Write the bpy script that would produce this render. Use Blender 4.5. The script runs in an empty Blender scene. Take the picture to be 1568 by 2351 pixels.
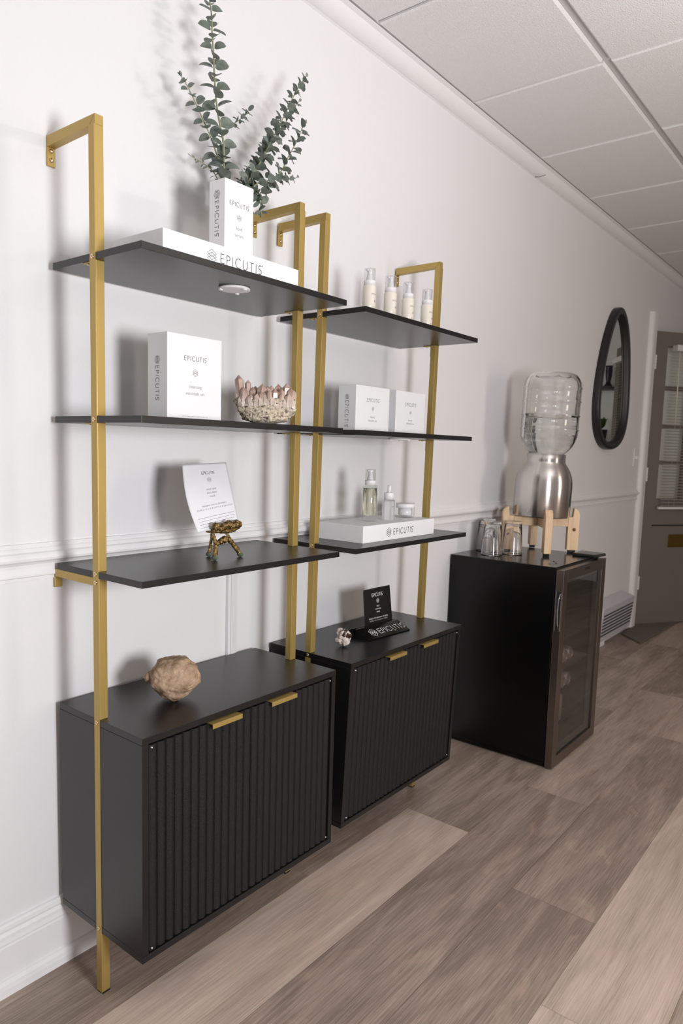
import bpy, bmesh, math, random
from mathutils import Vector, Matrix, noise, Euler
sin, cos, pi, rad = math.sin, math.cos, math.pi, math.radians
random.seed(4)
S = bpy.context.scene
COL = S.collection

# ------------------------------------------------------------------ camera
CAM = Vector((-0.8148, -1.4037, 1.1871)); YAW, PITCH, ROLL = 0.6765, -0.1140, 0.0279
FPX, PPX, PPY = 1639.256, 758.85, 1216.55
fw = Vector((cos(YAW)*cos(PITCH), sin(YAW)*cos(PITCH), sin(PITCH)))
rt = fw.cross(Vector((0, 0, 1))).normalized(); up = rt.cross(fw)
rt, up = rt*cos(ROLL)+up*sin(ROLL), -rt*sin(ROLL)+up*cos(ROLL)
cd = bpy.data.cameras.new('camera'); cam = bpy.data.objects.new('camera', cd); COL.objects.link(cam)
M = Matrix((rt, up, -fw)).transposed().to_4x4(); M.translation = CAM
cam.matrix_world = M
cd.sensor_fit = 'HORIZONTAL'; cd.sensor_width = 36.0; cd.lens = FPX*36.0/1568
cd.shift_x = (784-PPX)/1568; cd.shift_y = (PPY-1175.5)/1568*1.0
cd.clip_start = 0.02; cd.clip_end = 60
cd.dof.use_dof = True; cd.dof.focus_distance = 1.75; cd.dof.aperture_fstop = 9.0
S.camera = cam

# ------------------------------------------------------------------ world, lights, exposure
W = bpy.data.worlds.new('world'); S.world = W; W.use_nodes = True
bg = W.node_tree.nodes['Background']; bg.inputs[0].default_value = (1, .90, .76, 1); bg.inputs[1].default_value = .42
def area(name, loc, target, power, color, shape, sx, sy=None):
    l = bpy.data.lights.new(name, 'AREA'); l.energy = power; l.color = color; l.shape = shape; l.size = sx
    if sy: l.size_y = sy
    o = bpy.data.objects.new(name, l); COL.objects.link(o); o.location = loc
    o.rotation_euler = (Vector(target)-Vector(loc)).to_track_quat('-Z', 'Y').to_euler()
    return o
area('softbox', (-.18, -2.32, 1.20), (.35, 0, 1.08), 38.5, (.985, .985, 1), 'DISK', .48)
area('ceiling_bounce_fill', (1.1, -1.7, 1.90), (1.0, -1.55, 2.46), 12.5, (1, .965, .94), 'DISK', .3)  # added fill aimed upwards, brightens the ceiling and the room
area('window_fill', (-1.9, -3.55, 1.45), (-1.9, 0, 1.5), 4.5, (.94, .96, 1), 'RECTANGLE', .45, 1.7)  # added ambient fill at an unseen window, also makes bottle highlights
area('window_fill_far', (2.15, -3.55, 1.45), (3.0, 0, 1.3), 19, (1, .87, .75), 'RECTANGLE', .45, 1.7)  # added warm fill for the far wall and bottle highlights
S.view_settings.view_transform = 'Standard'; S.view_settings.look = 'None'
S.view_settings.gamma = 1; S.view_settings.use_curve_mapping = False
S.view_settings.exposure = 0.0
S.cycles.use_denoising = True
S.cycles.max_bounces = 14; S.cycles.transmission_bounces = 14; S.cycles.transparent_max_bounces = 16
S.cycles.sample_clamp_indirect = 6.0

# ------------------------------------------------------------------ materials
def mat(name, col=(.8, .8, .8), rough=.5, metal=0, spec=.5, trans=0, ior=1.45, bump=None, bscale=1.0, mix=None, coat=0, sss=0, aniso=0):
    m = bpy.data.materials.new(name); m.use_nodes = True
    nt = m.node_tree; b = nt.nodes['Principled BSDF']
    b.inputs['Base Color'].default_value = (*col, 1); b.inputs['Roughness'].default_value = rough
    b.inputs['Metallic'].default_value = metal; b.inputs['Specular IOR Level'].default_value = spec
    b.inputs['Transmission Weight'].default_value = trans; b.inputs['IOR'].default_value = ior
    b.inputs['Coat Weight'].default_value = coat
    if sss:
        b.inputs['Subsurface Weight'].default_value = sss; b.inputs['Subsurface Radius'].default_value = (.01, .008, .006)
    if aniso: b.inputs['Anisotropic'].default_value = aniso
    tc = nt.nodes.new('ShaderNodeTexCoord')
    if bump:
        n = nt.nodes.new('ShaderNodeTexNoise'); n.inputs['Scale'].default_value = bscale; n.inputs['Detail'].default_value = 4
        nt.links.new(tc.outputs['Object'], n.inputs['Vector'])
        bp = nt.nodes.new('ShaderNodeBump'); bp.inputs['Strength'].default_value = bump; bp.inputs['Distance'].default_value = .004
        nt.links.new(n.outputs['Fac'], bp.inputs['Height']); nt.links.new(bp.outputs['Normal'], b.inputs['Normal'])
    if mix:   # (scale, [(pos, colour), ...], stretch)
        sc, stops, stretch = mix
        mp = nt.nodes.new('ShaderNodeMapping'); mp.inputs['Scale'].default_value = stretch
        nt.links.new(tc.outputs['Object'], mp.inputs['Vector'])
        n2 = nt.nodes.new('ShaderNodeTexNoise'); n2.inputs['Scale'].default_value = sc; n2.inputs['Detail'].default_value = 6; n2.inputs['Roughness'].default_value = .6
        nt.links.new(mp.outputs['Vector'], n2.inputs['Vector'])
        r = nt.nodes.new('ShaderNodeValToRGB')
        while len(r.color_ramp.elements) < len(stops): r.color_ramp.elements.new(.5)
        for e, (p, c) in zip(r.color_ramp.elements, stops): e.position = p; e.color = (*c, 1)
        nt.links.new(n2.outputs['Fac'], r.inputs['Fac']); nt.links.new(r.outputs['Color'], b.inputs['Base Color'])
    return m

WALLM = mat('wall_paint', (.815, .81, .825), .55, bump=.12, bscale=170)
TRIMM = mat('trim_paint', (.84, .835, .845), .4)
TILEM = mat('ceiling_tile', (.82, .81, .81), .95, bump=.5, bscale=230, mix=(260, [(.3, (.76, .75, .75)), (.7, (.86, .85, .85))], (1, 1, 1)))
GRIDM = mat('ceiling_grid', (.62, .60, .60), .5)
BLACK = mat('black_laminate', (.0095, .009, .0095), .28, spec=.56, bump=.10, bscale=900)
RIDGE = mat('black_fluted', (.0075, .007, .007), .46, spec=.42, bump=.5, bscale=900)
GOLD = mat('gold_paint', (.475, .335, .108), .40, metal=.55, bump=.10, bscale=1200)
BRASS = mat('brass_screw', (.78, .60, .36), .25, metal=1)
DARK = mat('dark_void', (.004, .004, .004), .6)
CARD = mat('white_card', (.845, .845, .86), .45)
INK = mat('ink_charcoal', (.045, .045, .05), .6)
INKL = mat('ink_grey', (.22, .22, .23), .6)
WHITEINK = mat('white_ink', (.8, .8, .8), .5)
PLASTW = mat('white_plastic', (.83, .82, .83), .35)
GLASS = mat('clear_glass', (1, 1, 1), .0, trans=1, ior=1.45)
WATER = mat('water', (.97, 1, .995), .0, trans=1, ior=1.33)
FROST = mat('frosted_glass', (.95, .96, .97), .35, trans=.85, ior=1.3)
OIL = mat('pale_yellow_oil', (.98, .95, .80), .05, trans=.92, ior=1.15)
CREAM = mat('cream_bottle', (.80, .745, .65), .28)
STEEL = mat('brushed_steel', (.66, .63, .61), .24, metal=1, aniso=.85)
_nt = STEEL.node_tree; _nt.nodes['Principled BSDF'].inputs['Anisotropic Rotation'].default_value = .25; _tg = _nt.nodes.new('ShaderNodeTangent'); _tg.direction_type = 'RADIAL'; _tg.axis = 'Z'
_nt.links.new(_tg.outputs[0], _nt.nodes['Principled BSDF'].inputs['Tangent'])
STEELD = mat('brushed_steel_door', (.24, .205, .18), .32, metal=1)
CHROME = mat('chrome', (.8, .8, .8), .08, metal=1)
FRIDGE = mat('fridge_black', (.002, .002, .0022), .28, spec=.35)
FRTOP = mat('fridge_top', (.02, .02, .02), .16)
RUBBER = mat('black_rubber', (.012, .012, .012), .6)
PINE = mat('pine_wood', (.75, .53, .32), .5, mix=(9, [(.3, (.66, .43, .24)), (.55, (.78, .56, .35)), (.8, (.80, .60, .40))], (6, 6, .7)))
KNOT = mat('pine_knot', (.16, .06, .025), .6)
def thin(name, col, tint, rough=.01, ior=1.5):
    m = bpy.data.materials.new(name); m.use_nodes = True; nt = m.node_tree; nt.nodes.clear()
    o = nt.nodes.new('ShaderNodeOutputMaterial'); mx = nt.nodes.new('ShaderNodeMixShader'); t = nt.nodes.new('ShaderNodeBsdfTransparent'); g = nt.nodes.new('ShaderNodeBsdfGlossy'); lw = nt.nodes.new('ShaderNodeLayerWeight'); pw_ = nt.nodes.new('ShaderNodeMath'); f = nt.nodes.new('ShaderNodeMath'); lw.inputs[0].default_value = .5; pw_.operation = 'POWER'; pw_.inputs[1].default_value = 4; f.operation = 'MULTIPLY_ADD'; f.inputs[1].default_value = .75; f0 = ((ior-1)/(ior+1))**2*1.6; f.inputs[2].default_value = f0; nt.links.new(lw.outputs['Facing'], pw_.inputs[0]); nt.links.new(pw_.outputs[0], f.inputs[0])
    t.inputs[0].default_value = (*col, 1); g.inputs[0].default_value = (*tint, 1); g.inputs['Roughness'].default_value = rough
    nt.links.new(f.outputs[0], mx.inputs[0]); nt.links.new(t.outputs[0], mx.inputs[1]); nt.links.new(g.outputs[0], mx.inputs[2]); nt.links.new(mx.outputs[0], o.inputs[0]); return m
PANE = thin('door_pane', (.93, .95, .94), (1, 1, 1))
FGLASS = thin('fridge_glass', (.72, .71, .69), (1, 1, 1), .01, 1.3)
CLEAR = thin('clear_plastic', (.96, .96, .965), (1, 1, 1), .03, 1.25)
BGLASS = thin('bottle_glass', (.96, .97, .96), (1, 1, 1), .01, 1.35)
LINER = mat('fridge_liner', (.05, .05, .05), .5)
SEAL = mat('grey_gasket', (.16, .16, .165), .4)
CANM = mat('can_metal', (.72, .71, .67), .25, metal=.9)
CANP = mat('can_body', (.62, .56, .60), .3, metal=.6)
MIRM = mat('mirror_glass', (.74, .77, .74), .0, metal=1)
FRAMEB = mat('black_frame', (.016, .014, .014), .35)
DOORM = mat('door_grey', (.185, .16, .14), .55)
BLIND = mat('blind_white', (.74, .73, .72), .45)
SLATM = mat('blind_slat', (.50, .47, .42), .5)
BRONZE = mat('dull_brass', (.20, .125, .03), .35, metal=.8)
VENTM = mat('vent_paint', (.60, .60, .63), .5)
VENTD = mat('vent_dark', (.07, .07, .08), .7)
MATM = mat('mat_grey', (.17, .14, .12), .95, bump=.6, bscale=300)
LEAF = mat('eucalyptus_leaf', (.12, .17, .13), .5, mix=(55, [(.3, (.125, .155, .125)), (.55, (.205, .24, .205)), (.78, (.30, .33, .295))], (1, 1, 1)))
STEM = mat('eucalyptus_stem', (.30, .31, .17), .6)
VASEW = mat('white_ceramic', (.8, .8, .79), .3)
FOSSIL = mat('tan_stone', (.55, .38, .25), .9, bump=.6, bscale=150, mix=(38, [(.3, (.22, .14, .085)), (.52, (.40, .275, .18)), (.75, (.55, .40, .285))], (1, 1, 1)))
MATRIX = mat('speckled_matrix', (.6, .5, .42), .9, bump=.8, bscale=260, mix=(190, [(.34, (.17, .14, .11)), (.47, (.55, .46, .35)), (.58, (.72, .62, .48)), (.75, (.70, .56, .48))], (1, 1, 1)))
QUARTZ = mat('smoky_rose_quartz', (.55, .40, .34), .25, mix=(70, [(.3, (.27, .15, .11)), (.5, (.47, .32, .26)), (.75, (.62, .48, .42))], (1, 1, .4)))
_nt = QUARTZ.node_tree; _p = _nt.nodes['Principled BSDF']; _old = _p.inputs['Base Color'].links[0].from_socket
_s = _nt.nodes.new('ShaderNodeSeparateXYZ'); _t = _nt.nodes.new('ShaderNodeTexCoord'); _nt.links.new(_t.outputs['Object'], _s.inputs[0])
_m = _nt.nodes.new('ShaderNodeMapRange'); _m.inputs[1].default_value = 1.2375+.040; _m.inputs[2].default_value = 1.2375+.082; _nt.links.new(_s.outputs[2], _m.inputs[0])
_x = _nt.nodes.new('ShaderNodeMixRGB'); _x.inputs[1].default_value = (.72, .62, .55, 1); _nt.links.new(_m.outputs[0], _x.inputs[0]); _nt.links.new(_old, _x.inputs[2]); _nt.links.new(_x.outputs[0], _p.inputs['Base Color'])
QUARTZD = mat('dark_quartz', (.05, .03, .02), .15)
PALEROCK = mat('pale_matrix', (.72, .64, .58), .9, bump=.9, bscale=150, mix=(60, [(.3, (.40, .33, .28)), (.5, (.72, .64, .58)), (.75, (.82, .76, .71))], (1, 1, 1)))
ABRASS = mat('antique_brass', (.42, .27, .085), .36, metal=.9, bump=.6, bscale=420, mix=(150, [(.35, (.09, .055, .022)), (.55, (.34, .23, .085)), (.75, (.62, .46, .22))], (1, 1, 1)))
GREENPAD = mat('green_felt', (.10, .125, .085), .9)
POUCHW = mat('white_foil_pouch', (.80, .80, .84), .32)
POUCHB = mat('black_foil_pouch', (.012, .011, .011), .25)
ACRYL = mat('black_acrylic', (.004, .004, .004), .18, spec=.3)
BUILD = mat('outside_wall', (.52, .40, .26), .9)
WINDARK = mat('outside_dark', (.02, .018, .015), .3)
BLUEV = mat('navy_ceramic', (.008, .013, .035), .25)
PLANTG = mat('green_plant', (.05, .12, .015), .5)

# ------------------------------------------------------------------ helpers
def add_box(bm, x0, x1, y0, y1, z0, z1, mi=0):
    vs = [bm.verts.new((x, y, z)) for x in (x0, x1) for y in (y0, y1) for z in (z0, z1)]
    for a in ((0, 1, 3, 2), (4, 6, 7, 5), (0, 4, 5, 1), (2, 3, 7, 6), (0, 2, 6, 4), (1, 5, 7, 3)):
        f = bm.faces.new([vs[i] for i in a]); f.material_index = mi
    return vs
def xform(vs, Mx):
    for v in vs: v.co = Mx @ v.co
def add_tube(bm, pts, r, seg=10, cap=True, mi=0, flat=None):
    pts = [Vector(p) for p in pts]; n = len(pts); rings = []
    rr = r if isinstance(r, (list, tuple)) else [r]*n
    prev = None
    for i, p in enumerate(pts):
        t = (pts[min(i+1, n-1)]-pts[max(i-1, 0)]).normalized()
        if prev is None: a = Vector((0, 0, 1)) if abs(t.z) < .9 else Vector((1, 0, 0)); u = t.cross(a).normalized()
        else: u = (prev-t*prev.dot(t)).normalized()
        prev = u; w = t.cross(u)
        rings.append([bm.verts.new(p+(u*cos(2*pi*k/seg)+w*sin(2*pi*k/seg))*rr[i]) for k in range(seg)])
    for a, b in zip(rings, rings[1:]):
        for k in range(seg):
            f = bm.faces.new((a[k], a[(k+1) % seg], b[(k+1) % seg], b[k])); f.smooth = True; f.material_index = mi
    if cap:
        bm.faces.new(rings[0][::-1]).material_index = mi; bm.faces.new(rings[-1]).material_index = mi
    return [v for q in rings for v in q]
def add_lathe(bm, prof, c=(0, 0, 0), seg=40, mi=0, smooth=True, cap=True, mod=None):
    rings = []
    for (r, z) in prof:
        if r < 1e-6: rings.append([bm.verts.new((c[0], c[1], c[2]+z))]); continue
        q = []
        for k in range(seg):
            a = 2*pi*k/seg; R = r*(mod(a, z) if mod else 1)
            q.append(bm.verts.new((c[0]+R*cos(a), c[1]+R*sin(a), c[2]+z)))
        rings.append(q)
    for a, b in zip(rings, rings[1:]):
        for k in range(seg):
            if len(a) == 1 and len(b) == 1: continue
            if len(a) == 1: f = bm.faces.new((a[0], b[(k+1) % seg], b[k]))
            elif len(b) == 1: f = bm.faces.new((a[k], a[(k+1) % seg], b[0]))
            else: f = bm.faces.new((a[k], a[(k+1) % seg], b[(k+1) % seg], b[k]))
            f.smooth = smooth; f.material_index = mi
    if cap:
        for q, rev in ((rings[0], True), (rings[-1], False)):
            if len(q) > 1: bm.faces.new(q[::-1] if rev else q).material_index = mi
    else: bmesh.ops.remove_doubles(bm, verts=[v for q in rings for v in q], dist=1e-6)
    return [v for q in rings for v in q] if cap else None
def add_prism(bm, poly, ext, mi=0):
    """poly: 3D points of one face, ext: extrusion vector"""
    e = Vector(ext); a = [bm.verts.new(Vector(p)) for p in poly]; b = [bm.verts.new(Vector(p)+e) for p in poly]; n = len(a)
    bm.faces.new(a[::-1]).material_index = mi; bm.faces.new(b).material_index = mi
    for i in range(n): bm.faces.new((a[i], a[(i+1) % n], b[(i+1) % n], b[i])).material_index = mi
    return a+b
def obj(name, bm, mats, parent=None, bevel=0, fix=True, smooth=False, seg=2):
    if fix: bmesh.ops.recalc_face_normals(bm, faces=bm.faces[:])
    me = bpy.data.meshes.new(name); bm.to_mesh(me); bm.free()
    for m in (mats if isinstance(mats, (list, tuple)) else [mats]): me.materials.append(m)
    o = bpy.data.objects.new(name, me); COL.objects.link(o)
    if smooth:
        for p in me.polygons: p.use_smooth = True
    if bevel:
        b = o.modifiers.new('bevel', 'BEVEL'); b.width = bevel; b.segments = seg; b.limit_method = 'ANGLE'; b.angle_limit = rad(40)
    if parent:
        o.parent = parent
        if parent.type == 'EMPTY':
            o.matrix_parent_inverse = (Matrix.Translation(parent.location) @ parent.rotation_euler.to_matrix().to_4x4()).inverted()
    return o
def thing(name, label, cat, loc=(0, 0, 0), group=None, rot=(0, 0, 0)):
    o = bpy.data.objects.new(name, None); COL.objects.link(o); o.location = loc; o.rotation_euler = rot
    o.empty_display_size = .05; o['label'] = label; o['category'] = cat
    if group: o['group'] = group
    return o
def tag(o, label, cat, group=None):
    o['label'] = label; o['category'] = cat
    if group: o['group'] = group
    return o
def struct(name, bm, mats, **k):
    o = obj(name, bm, mats, **k); o['kind'] = 'structure'; return o
def NB(): return bmesh.new()
def boxobj(name, dims, m, parent=None, bevel=0):
    bm = NB(); add_box(bm, *dims); return obj(name, bm, m, parent, bevel)
def dup(root, delta, label=None, group=None):
    """copy of a thing with copies of its parts and sub-parts"""
    r = root.copy(); COL.objects.link(r); r.location = Vector(root.location)+Vector(delta)
    if label: r['label'] = label
    if group: r['group'] = group
    for ch in list(root.children):
        c = ch.copy(); COL.objects.link(c); c.parent = r; c.matrix_parent_inverse = ch.matrix_parent_inverse.copy()
        for g in ch.children:
            d = g.copy(); COL.objects.link(d); d.parent = c; d.matrix_parent_inverse = g.matrix_parent_inverse.copy()
    return r

def spline(P, n):
    P = [Vector(p) for p in P]; out = []
    Q = [P[0]*2-P[1]]+P+[P[-1]*2-P[-2]]
    for i in range(1, len(Q)-2):
        for k in range(n):
            t = k/n; a, b_, c_, d_ = Q[i-1], Q[i], Q[i+1], Q[i+2]
            out.append(.5*((2*b_)+(c_-a)*t+(2*a-5*b_+4*c_-d_)*t*t+(3*b_-a-3*c_+d_)*t**3))
    out.append(P[-1]); return out
# lettering ---------------------------------------------------------
def arc(cx, cy, rx, ry, a0, a1, n=14):
    return [(cx+rx*cos(rad(a0+(a1-a0)*i/n)), cy+ry*sin(rad(a0+(a1-a0)*i/n))) for i in range(n+1)]
GLY = {'E': (.50, [[(.5, 1), (0, 1), (0, 0), (.5, 0)], [(0, .52), (.44, .52)]]),
       'P': (.48, [[(0, 0), (0, 1), (.22, 1)]+arc(.22, .74, .26, .26, 90, -90)+[(0, .48)]]),
       'I': (.0, [[(0, 0), (0, 1)]]),
       'C': (.80, [arc(.48, .5, .48, .52, 48, 312, 22)]),
       'U': (.66, [[(0, 1), (0, .33)]+arc(.33, .33, .33, .35, 180, 360)+[(.66, 1)]]),
       'T': (.62, [[(0, 1), (.62, 1)], [(.31, 1), (.31, 0)]]),
       'S': (.46, [arc(.235, .755, .215, .255, 38, 250, 14)+arc(.225, .25, .235, .27, 70, -142, 14)])}
def ribbon(out, pl, w, closed=False):
    P = [Vector(p) for p in pl]; n = len(P)
    if closed: P.append(P[0])
    for a, b in zip(P, P[1:]):
        d = (b-a)
        if d.length < 1e-9: continue
        d.normalize(); nn = Vector((-d.y, d.x))*w/2; e = d*w*.4
        out.append([a-e-nn, b+e-nn, b+e+nn, a-e+nn])
def logo_polys(cx, cy, h, w):
    """three interleaved layers (diamonds), one above the other"""
    out = []; hw = h*.44; hh = h*.29
    for k in (-1, 0, 1):
        y = cy+k*h*.21
        ribbon(out, [(cx-hw, y), (cx, y+hh), (cx+hw, y), (cx, y-hh)], w, True)
    return out
def brand_polys(x, y, h, w, space=.42):
    out = []; cur = x
    for ch in 'EPICUTIS':
        adv, strokes = GLY[ch]
        for s in strokes: ribbon(out, [(cur+px*h, y+py*h) for px, py in s], w)
        cur += (adv+space)*h
    cur -= space*h*.75
    ribbon(out, [(cur+.05*h*cos(a), y+h*1.02+.05*h*sin(a)) for a in (0, 1.57, 3.14, 4.71)], w*.8, True)
    return out
BRAND_W = sum(GLY[c][0] for c in 'EPICUTIS')+.42*7
_fc = {}
def font_polys(txt, x, y, h, align='CENTER', thin=-.012):
    """text outlines from the built-in font, height h for capitals"""
    key = (txt, thin)
    if key not in _fc:
        cu = bpy.data.curves.new('t', 'FONT'); cu.body = txt; cu.size = 1; cu.offset = thin; cu.resolution_u = 2
        o = bpy.data.objects.new('t', cu); COL.objects.link(o)
        dg = bpy.context.evaluated_depsgraph_get(); me = bpy.data.meshes.new_from_object(o.evaluated_get(dg))
        V = [v.co.xy for v in me.vertices]; F = [[V[i].copy() for i in p.vertices] for p in me.polygons]
        bpy.data.objects.remove(o); bpy.data.curves.remove(cu); bpy.data.meshes.remove(me); _fc[key] = F
    F = _fc[key]
    if not F: return []
    xs = [v.x for f in F for v in f]; wd = max(xs)-min(xs); s = h/.73
    x0 = x-(wd*s/2 if align == 'CENTER' else 0)-min(xs)*s
    return [[Vector((x0+v.x*s, y+v.y*s)) for v in f] for f in F]
def lettering(parent, polys, O, U, V, m, name='lettering', warp=None):
    """polys in (u, v) metres -> flat faces at O + u*U + v*V, a hair off the surface"""
    O, U, V = Vector(O), Vector(U), Vector(V); N = U.cross(V).normalized()*.0004
    bm = NB()
    for p in polys:
        co = [warp(q[0], q[1]) if warp else O+U*q[0]+V*q[1]+N for q in p]
        try: bm.faces.new([bm.verts.new(c) for c in co])
        except Exception: pass
    return obj(name, bm, m, parent, fix=False)

# ================================================================== ROOM
WY = .02           # wall face
X0, X1, YR, ZC = -2.6, 6.0, -3.6, 2.46
# floor: planks 0.228 wide along the wall
bm = NB(); lay = bm.loops.layers.color.new('tone')
PW = .228; PLN = 1.42
rows = {0: (1.1285, {}), 1: (1.553, {}), 2: (.949, {}), -1: (.62, {}), 3: (2.02, {}), 4: (.4, {})}
TONE = {(-1, 0): .34, (-1, -1): .40, (-1, 1): .30, (-1, 2): .42, (0, -1): .80, (0, 0): .36, (0, 1): .55, (0, -2): .5, (1, -1): .40, (1, 0): .56, (1, 1): .30,
        (2, -1): .38, (2, 0): .42, (2, 1): .58, (2, -2): .6, (3, -1): .78, (3, 0): .78, (3, -2): .74, (3, 1): .5, (4, -1): .7}
ymax = -.206+PW
r = -1
while True:
    y1 = -.206-PW*r; y0 = y1-PW
    if r == -1: y1 = .14
    if y1 < YR: break
    j = rows.get(r, (random.random()*1.4, 0))[0]
    k = -4
    while True:
        a = j+PLN*k; b = a+PLN
        if a > X1+.1: break
        if b > X0-.1:
            g = .0003
            f = bm.faces.new([bm.verts.new(p) for p in ((a+g, y0+g, 0), (b-g, y0+g, 0), (b-g, y1-g, 0), (a+g, y1-g, 0))])
            t = TONE.get((r, k), random.uniform(.3, .75)); h2 = random.random(); h3 = random.random()
            for l in f.loops: l[lay] = (t, h2, h3, 1)
        k += 1
    r += 1
add_box(bm, X0-.2, X1+.2, YR-.2, .16, -.06, -.0012, 1)
FLM = bpy.data.materials.new('oak_plank'); FLM.use_nodes = True; nt = FLM.node_tree; b = nt.nodes['Principled BSDF']
N = lambda t: nt.nodes.new(t)
tc = N('ShaderNodeTexCoord'); at = N('ShaderNodeAttribute'); at.attribute_name = 'tone'
sep = N('ShaderNodeSeparateColor'); nt.links.new(at.outputs['Color'], sep.inputs[0])
vm = N('ShaderNodeVectorMath'); vm.operation = 'MULTIPLY_ADD'
cmb = N('ShaderNodeCombineXYZ'); nt.links.new(sep.outputs[1], cmb.inputs[0]); nt.links.new(sep.outputs[2], cmb.inputs[1]); nt.links.new(sep.outputs[1], cmb.inputs[2])
nt.links.new(cmb.outputs[0], vm.inputs[0]); vm.inputs[1].default_value = (37, 11, 23); nt.links.new(tc.outputs['Object'], vm.inputs[2])
def noise_n(scale, stretch, detail=5, dist=0):
    mp = N('ShaderNodeMapping'); mp.inputs['Scale'].default_value = stretch; nt.links.new(vm.outputs[0], mp.inputs['Vector'])
    n = N('ShaderNodeTexNoise'); n.inputs['Scale'].default_value = scale; n.inputs['Detail'].default_value = detail; n.inputs['Distortion'].default_value = dist
    nt.links.new(mp.outputs[0], n.inputs['Vector']); return n
def mathn(op, a, bb):
    m = N('ShaderNodeMath'); m.operation = op
    for i, v in enumerate((a, bb)):
        if isinstance(v, (int, float)): m.inputs[i].default_value = v
        else: nt.links.new(v, m.inputs[i])
    return m.outputs[0]
big = noise_n(2.2, (1.0, 5.5, 1), 5, .9); fine = noise_n(26, (.35, 14, 1), 5, .15); blot = noise_n(5, (1.2, 2.5, 1), 3, 1)
fac = mathn('ADD', mathn('MULTIPLY', sep.outputs[0], .62), mathn('ADD', mathn('MULTIPLY', mathn('SUBTRACT', big.outputs['Fac'], .5), .55), mathn('MULTIPLY', mathn('SUBTRACT', fine.outputs['Fac'], .5), .55)))
ramp = N('ShaderNodeValToRGB'); e = ramp.color_ramp.elements
e[0].position = .0; e[0].color = (.235, .178, .145, 1); e[1].position = .75; e[1].color = (.80, .64, .54, 1)
k_ = e.new(.33); k_.color = (.50, .395, .328, 1)
nt.links.new(fac, ramp.inputs['Fac'])
mx = N('ShaderNodeMixRGB'); mx.blend_type = 'MIX'; mx.inputs[2].default_value = (.62, .43, .335, 1)
nt.links.new(mathn('MULTIPLY', mathn('MAXIMUM', mathn('SUBTRACT', blot.outputs['Fac'], .58), 0), 2.0), mx.inputs[0]); nt.links.new(ramp.outputs[0], mx.inputs[1])
nt.links.new(mx.outputs[0], b.inputs['Base Color']); b.inputs['Roughness'].default_value = .42; b.inputs['Specular IOR Level'].default_value = .35
bp = N('ShaderNodeBump'); bp.inputs['Strength'].default_value = .12; bp.inputs['Distance'].default_value = .003
nt.links.new(fine.outputs['Fac'], bp.inputs['Height']); nt.links.new(bp.outputs[0], b.inputs['Normal'])
struct('floor', bm, [FLM, mat('plank_gap', (.16, .12, .10), .8)], fix=False)

# walls
DX0, DX1, DZ = 4.385, 5.27, 2.045    # door opening in the left wall
bm = NB()
add_box(bm, X0, DX0, WY, WY+.14, 0, ZC+.1); add_box(bm, DX0, DX1, WY, WY+.14, DZ, ZC+.1); add_box(bm, DX1, X1, WY, WY+.14, 0, ZC+.1)
struct('wall_left', bm, WALLM)
bm = NB(); add_box(bm, X1, X1+.14, YR, .16, 0, ZC+.1); struct('wall_far', bm, WALLM)
bm = NB(); add_box(bm, X0-.14, X0, YR, .16, 0, ZC+.1); struct('wall_near', bm, WALLM)
# right wall, out of view, with two windows added for reflections and fill
wins = [(-2.2, -1.6, .5, 2.4), (1.85, 2.45, .5, 2.4)]
bm = NB(); xs = [X0-.14]+[v for w in wins for v in w[:2]]+[X1+.14]
for i in range(0, len(xs), 2): add_box(bm, xs[i], xs[i+1], YR-.14, YR, 0, ZC+.1)
for (a, c, z0, z1) in wins: add_box(bm, a, c, YR-.14, YR, 0, z0); add_box(bm, a, c, YR-.14, YR, z1, ZC+.1)
struct('wall_right', bm, WALLM)
for i, (a, c, z0, z1) in enumerate(wins):
    bm = NB(); t = .05
    add_box(bm, a, a+t, YR-.1, YR-.04, z0, z1); add_box(bm, c-t, c, YR-.1, YR-.04, z0, z1)
    add_box(bm, a+t, c-t, YR-.1, YR-.04, z0, z0+t); add_box(bm, a+t, c-t, YR-.1, YR-.04, z1-t, z1); add_box(bm, a+t, c-t, YR-.09, YR-.05, (z0+z1)/2-.02, (z0+z1)/2+.02)
    w = struct('window_%d' % (i+1), bm, TRIMM)
    g = boxobj('pane', (a+t, c-t, YR-.072, YR-.068, z0+t, z1-t), PANE, w)

# ceiling: lay-in tiles on a grid
bm = NB(); TS = .6096; gx0 = 1.05; gy = -.515
add_box(bm, X0-.1, X1+.1, YR-.1, .16, ZC+.012, ZC+.08, 1)
tw = .012
def tile(a, c, y0, y1):
    e_ = .006; z0, z1 = ZC+.001, ZC+.011
    lo = [bm.verts.new(p) for p in ((a+e_, y0+e_, z0), (c-e_, y0+e_, z0), (c-e_, y1-e_, z0), (a+e_, y1-e_, z0))]
    hi = [bm.verts.new(p) for p in ((a, y0, z0+.004), (c, y0, z0+.004), (c, y1, z0+.004), (a, y1, z0+.004))]
    tp = [bm.verts.new(p) for p in ((a, y0, z1), (c, y0, z1), (c, y1, z1), (a, y1, z1))]
    bm.faces.new(lo[::-1])
    for q, w in ((lo, hi), (hi, tp)):
        for i in range(4): bm.faces.new((q[i], q[(i+1) % 4], w[(i+1) % 4], w[i]))
k0 = int((X0-gx0)/TS)-1
for k in range(k0, int((X1-gx0)/TS)+2):
    a, c = gx0+TS*k+tw*.5, gx0+TS*(k+1)-tw*.5
    tile(a, c, gy+tw, -.034)
    y = gy-tw
    while y > YR-.1: tile(a, c, y-TS+2*tw, y); y -= TS
add_box(bm, X0, X1, -.0335, .02, ZC+.004, ZC+.012, 1)
struct('ceiling', bm, [TILEM, GRIDM])
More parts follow.
